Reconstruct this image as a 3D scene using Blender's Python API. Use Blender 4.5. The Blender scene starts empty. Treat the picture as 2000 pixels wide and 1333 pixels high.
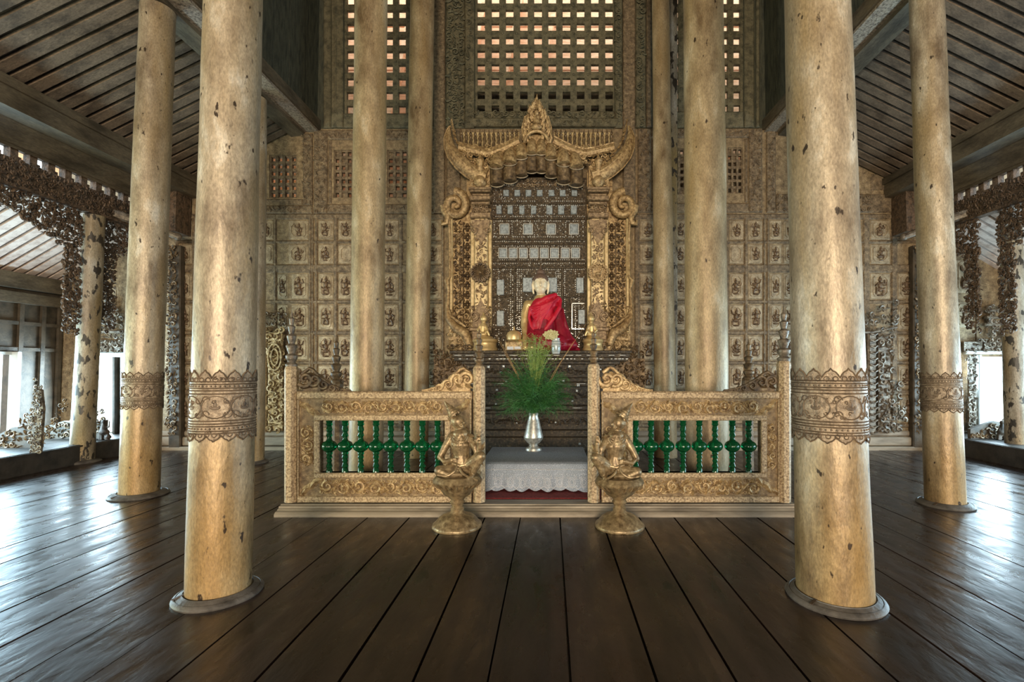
import bpy, math, random
from math import sin, cos, pi, radians, sqrt, atan2
from mathutils import Vector, Matrix
random.seed(7)
SC = bpy.context.scene
COL = SC.collection

# ---------------------------------------------------------------- camera
F, CX, CY, CH = 940.0, 1075.0, 686.0, 1.5
PITCH = radians(2.07)
cam_d = bpy.data.cameras.new('camera')
cam = bpy.data.objects.new('camera', cam_d); COL.objects.link(cam)
cam.location = (0, 0, CH)
cam.rotation_euler = (pi/2 + PITCH, 0, 0)
cam_d.sensor_width = 36.0
cam_d.lens = F/2000*36.0
cam_d.shift_x = -(CX-1000)/2000
cam_d.shift_y = (CY-666.5)/2000
cam_d.clip_start = 0.05
SC.camera = cam

# ---------------------------------------------------------------- world, light, exposure
SC.view_settings.view_transform = 'Standard'
SC.view_settings.look = 'None'
SC.view_settings.exposure = 0.0
SC.view_settings.gamma = 1.0
SC.view_settings.use_curve_mapping = False
w = bpy.data.worlds.new('world'); SC.world = w
w.use_nodes = True
bg = w.node_tree.nodes['Background']
bg.inputs[0].default_value = (0.80, 0.93, 1.0, 1)
bg.inputs[1].default_value = 4.0
SC.cycles.max_bounces = 5
SC.cycles.diffuse_bounces = 3
SC.cycles.glossy_bounces = 3
SC.cycles.transmission_bounces = 4
SC.cycles.caustics_reflective = False
SC.cycles.caustics_refractive = False
SC.cycles.sample_clamp_indirect = 4.0

AX = -0.17                                      # the hall's axis of symmetry
def area(name, loc, target, sx, sy, power, color, spread=180):
    d = bpy.data.lights.new(name, 'AREA'); d.shape = 'RECTANGLE'; d.size = sx; d.size_y = sy
    d.energy = power; d.color = color; d.spread = radians(spread)
    o = bpy.data.objects.new(name, d); COL.objects.link(o)
    o.location = loc
    o.rotation_euler = (Vector(target)-Vector(loc)).to_track_quat('-Z', 'Y').to_euler()
    return o
# daylight through the wide entrance doors behind the viewer
area('entrance_daylight', (AX, -12.6, 2.2), (AX, 9, 2.9), 3.8, 3.4, 2050, (1.0, 0.80, 0.55))
for s in (-1, 1): area('aisle_entrance_daylight', (AX+s*6.1, -12.6, 1.9), (AX+s*3.0, 9, 2.3), 2.4, 2.8, 500, (1.0, 0.86, 0.68))
# daylight through the doors of the two outer aisles
for s in (-1, 1):
    for yy, pw in ((7.1, 250), (3.6, 190), (0.2, 110)):
        area('side_door_daylight', (AX+s*8.85, yy, 1.1), (0, yy-0.3, 0.8), 2.0, 1.5, pw, (0.55, 0.83, 1.0) if (s > 0 or yy > 5) else (0.80, 1.0, 0.76))
    area('rear_door_daylight', (AX+s*8.3, 8.98, 0.95), (AX+s*7.3, 0, 0.3), 0.9, 1.5, 150, (0.62, 0.85, 1.0))

# ---------------------------------------------------------------- pixel to world
def P(px, py, Y):
    u = (px-CX)/F; v = -(py-CY)/F
    dy = cos(PITCH)-v*sin(PITCH); dz = sin(PITCH)+v*cos(PITCH)
    t = Y/dy
    return Vector((u*t, Y, CH+dz*t))
def PXZ(px, py, Y):
    p = P(px, py, Y); return p.x, p.z

# ---------------------------------------------------------------- materials
def mat(name, c1, c2, scale=4.0, rough=0.6, metal=0.0, bump=0.3, stretch=(1,1,1), c3=None, c3_at=0.62,
        spots=None, bscale=40.0, grain=False, detail=8, rough2=None, bdist=0.01, streak=None, low=None):
    m = bpy.data.materials.new(name); m.use_nodes = True
    nt = m.node_tree; N = nt.nodes; L = nt.links
    b = N['Principled BSDF']
    tc = N.new('ShaderNodeTexCoord'); mp = N.new('ShaderNodeMapping')
    mp.inputs['Scale'].default_value = stretch
    L.new(tc.outputs['Object'], mp.inputs[0])
    n1 = N.new('ShaderNodeTexNoise'); n1.inputs['Scale'].default_value = scale
    n1.inputs['Detail'].default_value = detail; n1.inputs['Roughness'].default_value = 0.62
    L.new(mp.outputs[0], n1.inputs['Vector'])
    cr = N.new('ShaderNodeValToRGB')
    cr.color_ramp.elements[0].position = 0.34; cr.color_ramp.elements[0].color = (*c1, 1)
    cr.color_ramp.elements[1].position = 0.58; cr.color_ramp.elements[1].color = (*c2, 1)
    if c3:
        e = cr.color_ramp.elements.new(c3_at+0.08); e.color = (*c3, 1)
    L.new(n1.outputs['Fac'], cr.inputs[0])
    out = cr.outputs[0]
    if streak:
        sm = N.new('ShaderNodeMapping'); sm.inputs['Scale'].default_value = streak[1]
        L.new(tc.outputs['Object'], sm.inputs[0])
        ns = N.new('ShaderNodeTexNoise'); ns.inputs['Scale'].default_value = 1.0; ns.inputs['Detail'].default_value = 6
        L.new(sm.outputs[0], ns.inputs['Vector'])
        rs = N.new('ShaderNodeMapRange'); rs.inputs[1].default_value = 0.45; rs.inputs[2].default_value = 0.66
        L.new(ns.outputs['Fac'], rs.inputs[0])
        mx = N.new('ShaderNodeMixRGB'); L.new(rs.outputs[0], mx.inputs[0]); L.new(out, mx.inputs[1])
        mx.inputs[2].default_value = (*streak[0], 1); out = mx.outputs[0]
    if spots:
        nv = N.new('ShaderNodeTexNoise'); nv.inputs['Scale'].default_value = spots[1]; nv.inputs['Detail'].default_value = 3
        sm2 = N.new('ShaderNodeMapping'); sm2.inputs['Scale'].default_value = (1, 1, 0.5)
        L.new(tc.outputs['Object'], sm2.inputs[0]); L.new(sm2.outputs[0], nv.inputs['Vector'])
        rr = N.new('ShaderNodeMapRange'); rr.inputs[1].default_value = spots[2]; rr.inputs[2].default_value = spots[2]+0.04
        L.new(nv.outputs['Fac'], rr.inputs[0])
        mx = N.new('ShaderNodeMixRGB'); L.new(rr.outputs[0], mx.inputs[0]); L.new(out, mx.inputs[1])
        mx.inputs[2].default_value = (*spots[0], 1); out = mx.outputs[0]
    if low:                                        # gilding rubbed to ochre on the lower part of the trunk
        sz = N.new('ShaderNodeSeparateXYZ'); L.new(tc.outputs['Object'], sz.inputs[0])
        nl = N.new('ShaderNodeTexNoise'); nl.inputs['Scale'].default_value = 3.0; L.new(tc.outputs['Object'], nl.inputs['Vector'])
        ad = N.new('ShaderNodeMath'); ad.operation = 'MULTIPLY_ADD'; L.new(nl.outputs['Fac'], ad.inputs[0]); ad.inputs[1].default_value = 0.9; L.new(sz.outputs[2], ad.inputs[2])
        rl = N.new('ShaderNodeMapRange'); rl.inputs[1].default_value = low[1]+.45+low[2]; rl.inputs[2].default_value = low[1]+.45-low[2]-.5; rl.inputs[4].default_value = 0.75
        L.new(ad.outputs[0], rl.inputs[0])
        ml = N.new('ShaderNodeMixRGB'); ml.blend_type = 'MIX'; L.new(rl.outputs[0], ml.inputs[0]); L.new(out, ml.inputs[1])
        m3 = N.new('ShaderNodeMixRGB'); m3.blend_type = 'MULTIPLY'; m3.inputs[0].default_value = 1; L.new(out, m3.inputs[1]); m3.inputs[2].default_value = (0.92, 0.74, 0.42, 1)
        L.new(m3.outputs[0], ml.inputs[2]); out = ml.outputs[0]
    if grain:
        ng = N.new('ShaderNodeTexNoise'); ng.inputs['Scale'].default_value = 55; ng.inputs['Detail'].default_value = 4; ng.inputs['Roughness'].default_value = 0.7
        L.new(mp.outputs[0], ng.inputs['Vector'])
        rg = N.new('ShaderNodeMapRange'); rg.inputs[1].default_value = 0.3; rg.inputs[2].default_value = 0.7; rg.inputs[3].default_value = 1-grain; rg.inputs[4].default_value = 1+grain*.6
        L.new(ng.outputs['Fac'], rg.inputs[0])
        cb = N.new('ShaderNodeCombineXYZ'); [L.new(rg.outputs[0], cb.inputs[i]) for i in range(3)]
        mg = N.new('ShaderNodeMixRGB'); mg.blend_type = 'MULTIPLY'; mg.inputs[0].default_value = 1; L.new(out, mg.inputs[1]); L.new(cb.outputs[0], mg.inputs[2]); out = mg.outputs[0]
    L.new(out, b.inputs['Base Color'])
    b.inputs['Roughness'].default_value = rough; b.inputs['Metallic'].default_value = metal
    if rough2 is not None:
        mr = N.new('ShaderNodeMapRange'); mr.inputs[1].default_value = 0.35; mr.inputs[2].default_value = 0.65
        mr.inputs[3].default_value = rough; mr.inputs[4].default_value = rough2
        L.new(n1.outputs['Fac'], mr.inputs[0]); L.new(mr.outputs[0], b.inputs['Roughness'])
    if bump:
        n2 = N.new('ShaderNodeTexNoise'); n2.inputs['Scale'].default_value = bscale; n2.inputs['Detail'].default_value = 5
        L.new(mp.outputs[0], n2.inputs['Vector'])
        bp = N.new('ShaderNodeBump'); bp.inputs['Strength'].default_value = bump; bp.inputs['Distance'].default_value = bdist
        L.new(n2.outputs['Fac'], bp.inputs['Height']); L.new(bp.outputs[0], b.inputs['Normal'])
    return m

M = {}
M['column'] = mat('gilded_trunk', (0.20,0.145,0.095), (0.54,0.445,0.32), 2.6, 0.34, 0.2, 0.4, (1.6,1.6,0.65), c3=(0.74,0.68,0.57), c3_at=0.60,
                  spots=((0.05,0.032,0.02), 18, 0.665), bscale=12, rough2=0.48, bdist=0.014, streak=((0.38,0.27,0.14),(3.4,3.4,0.5)), grain=0.38, low=((0.50,0.355,0.15), 1.15, 0.2))
M['column_gold'] = mat('golden_trunk', (0.24,0.155,0.08), (0.60,0.45,0.265), 2.4, 0.36, 0.18, 0.4, (1.6,1.6,0.6), c3=(0.78,0.64,0.44), c3_at=0.60,
                  spots=((0.06,0.035,0.02), 16, 0.69), bscale=12, rough2=0.5, bdist=0.014, streak=((0.42,0.28,0.13),(3.4,3.4,0.5)), grain=0.38)
M['column_worn'] = mat('worn_trunk', (0.17,0.125,0.08), (0.42,0.36,0.27), 3.0, 0.38, 0.1, 0.5, (1.6,1.6,0.6), c3=(0.52,0.48,0.42),
                  spots=((0.04,0.03,0.02), 12, 0.565), bscale=14, rough2=0.6, bdist=0.012, streak=((0.32,0.22,0.09),(2.6,2.6,0.5)), grain=0.38)
M['carve_mid'] = mat('brown_gilt_carving', (0.12,0.072,0.04), (0.38,0.26,0.145), 22, 0.42, 0.25, 0.9, c3=(0.56,0.42,0.24), bscale=70, bdist=0.008)
M['carve_ground'] = mat('dirty_gilt_ground', (0.13,0.08,0.04), (0.33,0.225,0.115), 20, 0.5, 0.15, 0.9, c3=(0.5,0.36,0.19), bscale=70, bdist=0.008)
M['ring'] = mat('column_foot_wood', (0.055,0.048,0.043), (0.14,0.125,0.11), 8, 0.5, 0, 0.4)
M['engrave'] = mat('engraved_lines', (0.08,0.055,0.035), (0.20,0.14,0.09), 20, 0.55, 0.1, 0.2)
M['bandfield'] = mat('engraved_band_field', (0.16,0.115,0.075), (0.42,0.32,0.22), 26, 0.45, 0.2, 1.0, c3=(0.54,0.43,0.31), bscale=70, bdist=0.008)
M['carve'] = mat('carved_gilt_wood', (0.20,0.115,0.05), (0.60,0.42,0.21), 22, 0.42, 0.25, 0.9, c3=(0.80,0.62,0.35), bscale=70, bdist=0.008)
M['rail'] = mat('incised_gilt_rail', (0.17,0.10,0.05), (0.60,0.44,0.26), 50, 0.48, 0.15, 1.0, c3=(0.74,0.58,0.37), bscale=95, bdist=0.007)
M['carve_dark'] = mat('carved_dark_gilt', (0.05,0.032,0.02), (0.22,0.145,0.075), 16, 0.45, 0.2, 0.6, c3=(0.42,0.31,0.18), bscale=60, bdist=0.006)
M['carve_grey'] = mat('carved_silvered_wood', (0.07,0.052,0.038), (0.24,0.195,0.145), 16, 0.38, 0.2, 0.7, c3=(0.42,0.36,0.28), bscale=60, bdist=0.008)
M['wall'] = mat('faded_gilt_wall', (0.15,0.10,0.055), (0.38,0.275,0.155), 11, 0.55, 0.15, 1.0, c3=(0.52,0.40,0.24), bscale=55, bdist=0.012, grain=0.4)
M['wall_frame'] = mat('wall_frame_wood', (0.10,0.068,0.04), (0.28,0.20,0.12), 16, 0.55, 0.1, 1.0, c3=(0.42,0.32,0.19), bscale=70, bdist=0.012, grain=0.4)
M['panel'] = mat('coffer_panel_gilt', (0.25,0.19,0.12), (0.48,0.385,0.26), 9, 0.48, 0.2, 0.8, c3=(0.62,0.51,0.35), bscale=50, bdist=0.008, grain=0.4)
M['figure'] = mat('dark_relief_figures', (0.06,0.035,0.02), (0.20,0.125,0.07), 25, 0.5, 0.15, 0.4, bscale=60)
M['upper'] = mat('dark_upper_wall', (0.025,0.028,0.02), (0.085,0.085,0.055), 6, 0.8, 0, 0.7, (3,3,0.6), bscale=40, grain=0.4)  # dark greenish tone of the upper walls and ceiling
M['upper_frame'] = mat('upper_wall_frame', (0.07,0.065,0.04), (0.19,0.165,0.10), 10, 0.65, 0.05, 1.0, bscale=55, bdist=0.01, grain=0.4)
M['dark'] = mat('dark_teak', (0.03,0.02,0.014), (0.10,0.065,0.042), 7, 0.6, 0, 0.5, (1,1,1))
M['beam'] = mat('teak_beam', (0.055,0.042,0.026), (0.16,0.125,0.08), 5, 0.62, 0, 0.5, (1,0.3,1), bscale=30, grain=0.4)
M['soffit'] = mat('carved_soffit', (0.10,0.075,0.055), (0.46,0.38,0.29), 34, 0.5, 0.1, 1.0, bscale=60)
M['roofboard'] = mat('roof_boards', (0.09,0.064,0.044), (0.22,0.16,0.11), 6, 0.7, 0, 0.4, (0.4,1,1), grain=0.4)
M['roofpale'] = mat('pale_roof_boards', (0.58,0.42,0.34), (0.86,0.70,0.60), 9, 0.6, 0, 0.5, (1,1,1))  # daylight from below is put into this pale colour
M['fascia'] = mat('carved_fascia', (0.035,0.024,0.015), (0.16,0.10,0.06), 14, 0.6, 0.05, 1.0, bscale=26, bdist=0.02)
M['darkpanel'] = mat('dark_shutter_wood', (0.04,0.032,0.022), (0.10,0.075,0.05), 6, 0.55, 0, 0.4)
M['step'] = mat('step_wood', (0.022,0.019,0.016), (0.055,0.045,0.036), 5, 0.5, 0, 0.4)
M['plinth'] = mat('plinth_wood', (0.20,0.165,0.125), (0.38,0.31,0.23), 7, 0.5, 0, 0.4, (0.3,1,1), bscale=30)
M['statue'] = mat('bronze_gilt_figure', (0.13,0.085,0.042), (0.36,0.26,0.14), 22, 0.38, 0.38, 0.6, c3=(0.54,0.42,0.24), bscale=55, bdist=0.005)
M['gold'] = mat('bright_gold', (0.62,0.42,0.17), (0.78,0.57,0.28), 10, 0.36, 0.45, 0.1)
M['gold_face'] = mat('pale_gold_face', (0.80,0.66,0.44), (0.92,0.80,0.58), 10, 0.42, 0.15, 0.05)
M['hair'] = mat('statue_hair', (0.10,0.06,0.04), (0.22,0.14,0.10), 60, 0.6, 0.1, 1.0, bscale=80)
M['red_dark'] = mat('dark_crimson_robe', (0.16,0.002,0.012), (0.30,0.006,0.026), 6, 0.42, 0, 0.25, bscale=22)
M['bloom'] = mat('pale_bloom', (0.50,0.44,0.20), (0.72,0.66,0.38), 30, 0.7, 0, 0)
M['red'] = mat('red_robe', (0.42,0.004,0.022), (0.62,0.012,0.040), 6, 0.5, 0, 0.25, bscale=22)
M['carpet'] = mat('red_carpet', (0.12,0.012,0.014), (0.24,0.03,0.03), 30, 0.9, 0, 0.5)
M['lacquer'] = mat('dark_lacquer', (0.02,0.014,0.009), (0.085,0.058,0.034), 26, 0.34, 0.1, 1.0, c3=(0.24,0.18,0.10), c3_at=0.60, bscale=75, bdist=0.012)
M['mosaic'] = mat('mosaic_lacquer', (0.022,0.015,0.009), (0.13,0.088,0.05), 40, 0.3, 0.25, 1.0, c3=(0.36,0.27,0.17), c3_at=0.60, bscale=80, bdist=0.015)
M['mirror'] = mat('mirror_glass', (0.17,0.19,0.20), (0.36,0.40,0.42), 24, 0.45, 0.15, 0.08)
M['bead'] = mat('glass_beads', (0.70,0.66,0.58), (0.95,0.92,0.86), 60, 0.2, 0.3, 0)
M['silver'] = mat('beaten_silver', (0.30,0.29,0.26), (0.62,0.61,0.56), 26, 0.34, 0.6, 0.5, bscale=40, bdist=0.003)
M['plank'] = None
M['leaf'] = mat('feathery_green', (0.015,0.075,0.020), (0.05,0.19,0.045), 5, 0.55, 0, 0)
M['leaf_pale'] = mat('yellow_green_fronds', (0.14,0.25,0.05), (0.28,0.38,0.10), 5, 0.55, 0, 0)
M['stem'] = mat('dry_stems', (0.35,0.20,0.08), (0.5,0.32,0.15), 5, 0.6, 0, 0)
M['mirror_dull'] = mat('tarnished_mirror', (0.16,0.16,0.15), (0.42,0.43,0.42), 40, 0.35, 0.4, 0.3)
M['strip'] = mat('bright_gilt_strip', (0.52,0.37,0.17), (0.80,0.62,0.34), 12, 0.42, 0.2, 0.4)
M['jar'] = mat('striped_jar', (0.35,0.42,0.42), (0.75,0.80,0.80), 4, 0.2, 0.2, 0, (0.3,0.3,14))
M['outer'] = mat('sun_toned_timber', (0.66,0.32,0.15), (0.90,0.52,0.30), 4, 0.8, 0, 0.3, (1,1,6))  # warm sunlight is put into this orange colour; only the sky lights it
M['outdoor'] = mat('pale_ground', (0.55,0.58,0.52), (0.75,0.76,0.70), 2, 0.9, 0, 0)
M['whitetrim'] = mat('painted_door_edge', (0.62,0.66,0.66), (0.78,0.82,0.82), 4, 0.5, 0, 0.1)

def glassmat():
    m = bpy.data.materials.new('green_glass'); m.use_nodes = True
    b = m.node_tree.nodes['Principled BSDF']
    b.inputs['Base Color'].default_value = (0.003, 0.115, 0.036, 1)
    b.inputs['Roughness'].default_value = 0.06
    b.inputs['IOR'].default_value = 1.5
    b.inputs['Transmission Weight'].default_value = 0.5
    return m
M['glass'] = glassmat()

def lacemat():
    m = bpy.data.materials.new('white_lace'); m.use_nodes = True
    nt = m.node_tree; N = nt.nodes; L = nt.links; b = N['Principled BSDF']
    tc = N.new('ShaderNodeTexCoord')
    v = N.new('ShaderNodeTexVoronoi'); v.feature = 'DISTANCE_TO_EDGE'; v.inputs['Scale'].default_value = 62
    L.new(tc.outputs['Object'], v.inputs['Vector'])
    r = N.new('ShaderNodeMapRange'); r.inputs[1].default_value = 0.03; r.inputs[2].default_value = 0.10
    L.new(v.outputs['Distance'], r.inputs[0])
    mx = N.new('ShaderNodeMixRGB'); mx.inputs[1].default_value = (0.54,0.60,0.70,1); mx.inputs[2].default_value = (0.27,0.32,0.40,1)
    L.new(r.outputs[0], mx.inputs[0]); L.new(mx.outputs[0], b.inputs['Base Color'])
    b.inputs['Roughness'].default_value = 0.85
    bp = N.new('ShaderNodeBump'); bp.inputs['Strength'].default_value = 0.4; bp.inputs['Distance'].default_value = 0.005; bp.invert = True
    L.new(r.outputs[0], bp.inputs['Height']); L.new(bp.outputs[0], b.inputs['Normal'])
    return m
M['lace'] = lacemat()
M['lace_line'] = mat('lace_embroidery', (0.66,0.67,0.70), (0.78,0.79,0.82), 30, 0.85, 0, 0)

def floormat():
    m = bpy.data.materials.new('worn_teak_planks'); m.use_nodes = True
    nt = m.node_tree; N = nt.nodes; L = nt.links; b = N['Principled BSDF']
    tc = N.new('ShaderNodeTexCoord')
    mp = N.new('ShaderNodeMapping'); mp.inputs['Scale'].default_value = (6, 0.7, 1)
    L.new(tc.outputs['Object'], mp.inputs[0])
    n = N.new('ShaderNodeTexNoise'); n.inputs['Scale'].default_value = 1.4; n.inputs['Detail'].default_value = 9; n.inputs['Roughness'].default_value = 0.6
    L.new(mp.outputs[0], n.inputs['Vector'])
    # a tone of its own for each plank
    sp = N.new('ShaderNodeSeparateXYZ'); L.new(tc.outputs['Object'], sp.inputs[0])
    dv = N.new('ShaderNodeMath'); dv.operation = 'DIVIDE'; dv.inputs[1].default_value = 0.41; L.new(sp.outputs[0], dv.inputs[0])
    fl = N.new('ShaderNodeMath'); fl.operation = 'FLOOR'; L.new(dv.outputs[0], fl.inputs[0])
    wn = N.new('ShaderNodeTexWhiteNoise'); wn.noise_dimensions = '1D'; L.new(fl.outputs[0], wn.inputs['W'])
    cr = N.new('ShaderNodeValToRGB')
    cr.color_ramp.elements[0].position = 0.3; cr.color_ramp.elements[0].color = (0.012,0.007,0.0055,1)
    cr.color_ramp.elements[1].position = 0.68; cr.color_ramp.elements[1].color = (0.062,0.036,0.027,1)
    L.new(n.outputs['Fac'], cr.inputs[0])
    mx = N.new('ShaderNodeMixRGB'); mx.blend_type = 'MULTIPLY'; mx.inputs[0].default_value = 0.5
    L.new(cr.outputs[0], mx.inputs[1]); L.new(wn.outputs['Value'], mx.inputs[2]); L.new(mx.outputs[0], b.inputs['Base Color'])
    n2 = N.new('ShaderNodeTexNoise'); n2.inputs['Scale'].default_value = 5; n2.inputs['Detail'].default_value = 7
    mp2 = N.new('ShaderNodeMapping'); mp2.inputs['Scale'].default_value = (1.8, 0.7, 1)
    L.new(tc.outputs['Object'], mp2.inputs[0]); L.new(mp2.outputs[0], n2.inputs['Vector'])
    mr = N.new('ShaderNodeMapRange'); mr.inputs[1].default_value = 0.3; mr.inputs[2].default_value = 0.7
    mr.inputs[3].default_value = 0.20; mr.inputs[4].default_value = 0.42
    L.new(n2.outputs['Fac'], mr.inputs[0]); L.new(mr.outputs[0], b.inputs['Roughness'])
    bp = N.new('ShaderNodeBump'); bp.inputs['Strength'].default_value = 0.5; bp.inputs['Distance'].default_value = 0.012
    L.new(n2.outputs['Fac'], bp.inputs['Height']); L.new(bp.outputs[0], b.inputs['Normal'])
    b.inputs['Specular IOR Level'].default_value = 0.6
    return m
M['plank'] = floormat()

# ---------------------------------------------------------------- mesh builder
class MB:
    """collects shapes; with Y given the shapes are written in photo-sized units on the plane at depth Y"""
    def __init__(self, Y=None, fn=None):
        self.v = []; self.f = []; self.fn = fn
        if Y is not None:
            s = Y/F
            def g(u, v, w, Y=Y, s=s):
                p = P(u, v, Y); return (p.x, Y+w*s, p.z)
            self.fn = g
    def add(self, vs, fs):
        n = len(self.v)
        if self.fn: vs = [self.fn(*p) for p in vs]
        self.v.extend([tuple(p) for p in vs]); self.f.extend([tuple(i+n for i in q) for q in fs])
    def box(self, a, b):
        x0,y0,z0 = a; x1,y1,z1 = b
        self.add([(x0,y0,z0),(x1,y0,z0),(x1,y1,z0),(x0,y1,z0),(x0,y0,z1),(x1,y0,z1),(x1,y1,z1),(x0,y1,z1)],
                 [(0,3,2,1),(4,5,6,7),(0,1,5,4),(1,2,6,5),(2,3,7,6),(3,0,4,7)])
    def bbox(self, a, b, bev):
        """box whose front (third axis low side for px meshes: w) edges are bevelled: a frustum on a slab"""
        (u0,v0,w0),(u1,v1,w1) = a,b
        self.add([(u0,v0,w1),(u1,v0,w1),(u1,v1,w1),(u0,v1,w1),(u0,v0,w0+bev),(u1,v0,w0+bev),(u1,v1,w0+bev),(u0,v1,w0+bev),
                  (u0+bev,v0+bev,w0),(u1-bev,v0+bev,w0),(u1-bev,v1-bev,w0),(u0+bev,v1-bev,w0)],
                 [(0,1,2,3),(0,4,5,1),(1,5,6,2),(2,6,7,3),(3,7,4,0),(4,8,9,5),(5,9,10,6),(6,10,11,7),(7,11,8,4),(8,11,10,9)])
    def tube(self, pts, rad, n=6, closed=False, flat=1.0):
        pts = [Vector(p) for p in pts]; m = len(pts)
        if isinstance(rad, (int, float)): rad = [rad]*m
        vs = []; up = None
        for i, p in enumerate(pts):
            a = pts[i-1] if (i > 0 or closed) else p
            b = pts[(i+1) % m] if (i < m-1 or closed) else p
            d = (b-a)
            if d.length < 1e-9: d = Vector((0,0,1))
            d.normalize()
            if up is None:
                up = Vector((0,0,1)) if abs(d.z) < 0.9 else Vector((0,1,0))
            x = d.cross(up)
            if x.length < 1e-6: x = d.orthogonal()
            x.normalize(); y = x.cross(d); y.normalize(); up = y
            for k in range(n):
                t = 2*pi*k/n
                vs.append(p+x*(rad[i]*cos(t))+y*(rad[i]*sin(t)*flat))
        fs = []
        for i in range(m if closed else m-1):
            j = (i+1) % m
            for k in range(n):
                l = (k+1) % n
                fs.append((i*n+k, i*n+l, j*n+l, j*n+k))
        if not closed:
            fs.append(tuple(range(n))[::-1]); fs.append(tuple((m-1)*n+k for k in range(n)))
        self.add(vs, fs)
    def lathe(self, prof, c=(0,0,0), n=24, axis='z', phase=0.0):
        """prof: (radius, height) pairs"""
        vs = []; fs = []
        for r, h in prof:
            r = max(r, 1e-4)
            for k in range(n):
                t = 2*pi*k/n+phase
                if axis == 'z': vs.append((c[0]+r*cos(t), c[1]+r*sin(t), c[2]+h))
                elif axis == 'v': vs.append((c[0]+r*cos(t), h, c[2]+r*sin(t)))
                else: vs.append((c[0]+r*cos(t), c[1]+h, c[2]+r*sin(t)))
        m = len(prof)
        for i in range(m-1):
            for k in range(n):
                l = (k+1) % n
                fs.append((i*n+k, i*n+l, (i+1)*n+l, (i+1)*n+k))
        fs.append(tuple(range(n))[::-1]); fs.append(tuple((m-1)*n+k for k in range(n)))
        self.add(vs, fs)
    def ell(self, c, r, n=10, m=6, rot=0.0):
        vs = []; fs = []
        cr, sr = cos(rot), sin(rot)
        for j in range(1, m):
            a = pi*j/m
            for k in range(n):
                t = 2*pi*k/n
                x = r[0]*sin(a)*cos(t); y = r[1]*cos(a); z = r[2]*sin(a)*sin(t)
                vs.append((c[0]+x*cr-y*sr, c[1]+x*sr+y*cr, c[2]+z))
        top = len(vs); vs.append((c[0]-r[1]*sr, c[1]+r[1]*cr, c[2])); vs.append((c[0]+r[1]*sr, c[1]-r[1]*cr, c[2]))
        for j in range(m-2):
            for k in range(n):
                l = (k+1) % n
                fs.append((j*n+k, j*n+l, (j+1)*n+l, (j+1)*n+k))
        for k in range(n):
            l = (k+1) % n
            fs.append((top, l, k)); fs.append((top+1, (m-2)*n+k, (m-2)*n+l))
        self.add(vs, fs)
    def prism(self, poly, w0, w1, order='uvw'):
        """outline in the first two axes, thick along the third (or for order 'xz' in x and z, thick along y)"""
        n = len(poly)
        if order == 'xz': vs = [(a, w0, b) for a, b in poly]+[(a, w1, b) for a, b in poly]
        elif order == 'yz': vs = [(w0, a, b) for a, b in poly]+[(w1, a, b) for a, b in poly]
        else: vs = [(a, b, w0) for a, b in poly]+[(a, b, w1) for a, b in poly]
        fs = [tuple(range(n)), tuple(range(2*n-1, n-1, -1))]
        for i in range(n):
            j = (i+1) % n; fs.append((i, i+n, j+n, j))
        self.add(vs, fs)
    def spiral(self, c, r, th0, turns, rad, w=0.0, sgn=1, n=5, seg=16, bulge=0.5):
        pts = []; rs = []
        for i in range(seg+1):
            t = i/seg
            a = th0+sgn*turns*2*pi*t; rr = r*(1-t)**0.8+0.02*r
            pts.append((c[0]+rr*cos(a), c[1]+rr*sin(a), w-bulge*rad*t)); rs.append(rad*(1.05-0.45*t))
        rs[-1] *= 1.7
        self.tube(pts, rs, n)
    def leaf(self, c, L_, W_, ang, w=0.0, T=None):
        T = T or W_*0.6
        ca, sa = cos(ang), sin(ang)
        out = [(-0.5,0),(-0.3,0.42),(0.05,0.5),(0.35,0.26),(0.56,0.02),(0.35,-0.2),(0.05,-0.42),(-0.3,-0.36)]
        vs = []
        for a, b in out: vs.append((c[0]+a*L_*ca-b*W_*sa, c[1]+a*L_*sa+b*W_*ca, w))
        for a, b in ((-0.3,0.02),(0.1,0.04)): vs.append((c[0]+a*L_*ca-b*W_*sa, c[1]+a*L_*sa+b*W_*ca, w-T))
        fs = [(0,1,8),(1,2,9,8),(2,3,9),(3,4,9),(4,5,9),(5,6,9),(6,7,8,9),(7,0,8),(7,6,5,4,3,2,1,0)]
        self.add(vs, fs)
    def fill(self, inside, box, s, w=0.0, rnd=None, fat=0.17, spir=0.6, bul=1.0):
        """a dense carved tangle of scrolls and leaves inside an outline"""
        R = rnd or random; s = s*.80; fat = fat*1.15
        u0, v0, u1, v1 = box
        nu = max(1, int((u1-u0)/s)); nv = max(1, int((v1-v0)/s))
        for i in range(nu):
            for j in range(nv):
                u = u0+(i+0.5+R.uniform(-.22,.22))*(u1-u0)/nu; v = v0+(j+0.5+R.uniform(-.22,.22))*(v1-v0)/nv
                if not inside(u, v): continue
                if R.random() < spir:
                    self.spiral((u, v), s*R.uniform(.45,.62), R.uniform(0,6.3), R.uniform(.9,1.35), s*fat*R.uniform(.8,1.15), w-R.uniform(0,.25)*s*bul, R.choice((-1,1)), 5, 13)
                else:
                    self.leaf((u, v), s*R.uniform(.8,1.2), s*R.uniform(.3,.5), R.uniform(0,6.3), w-R.uniform(0,.2)*s*bul, s*.25)
                a = R.uniform(0,6.3)
                self.leaf((u+s*.45*cos(a), v+s*.45*sin(a)), s*.7, s*.28, R.uniform(0,6.3), w, s*.2)
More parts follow.
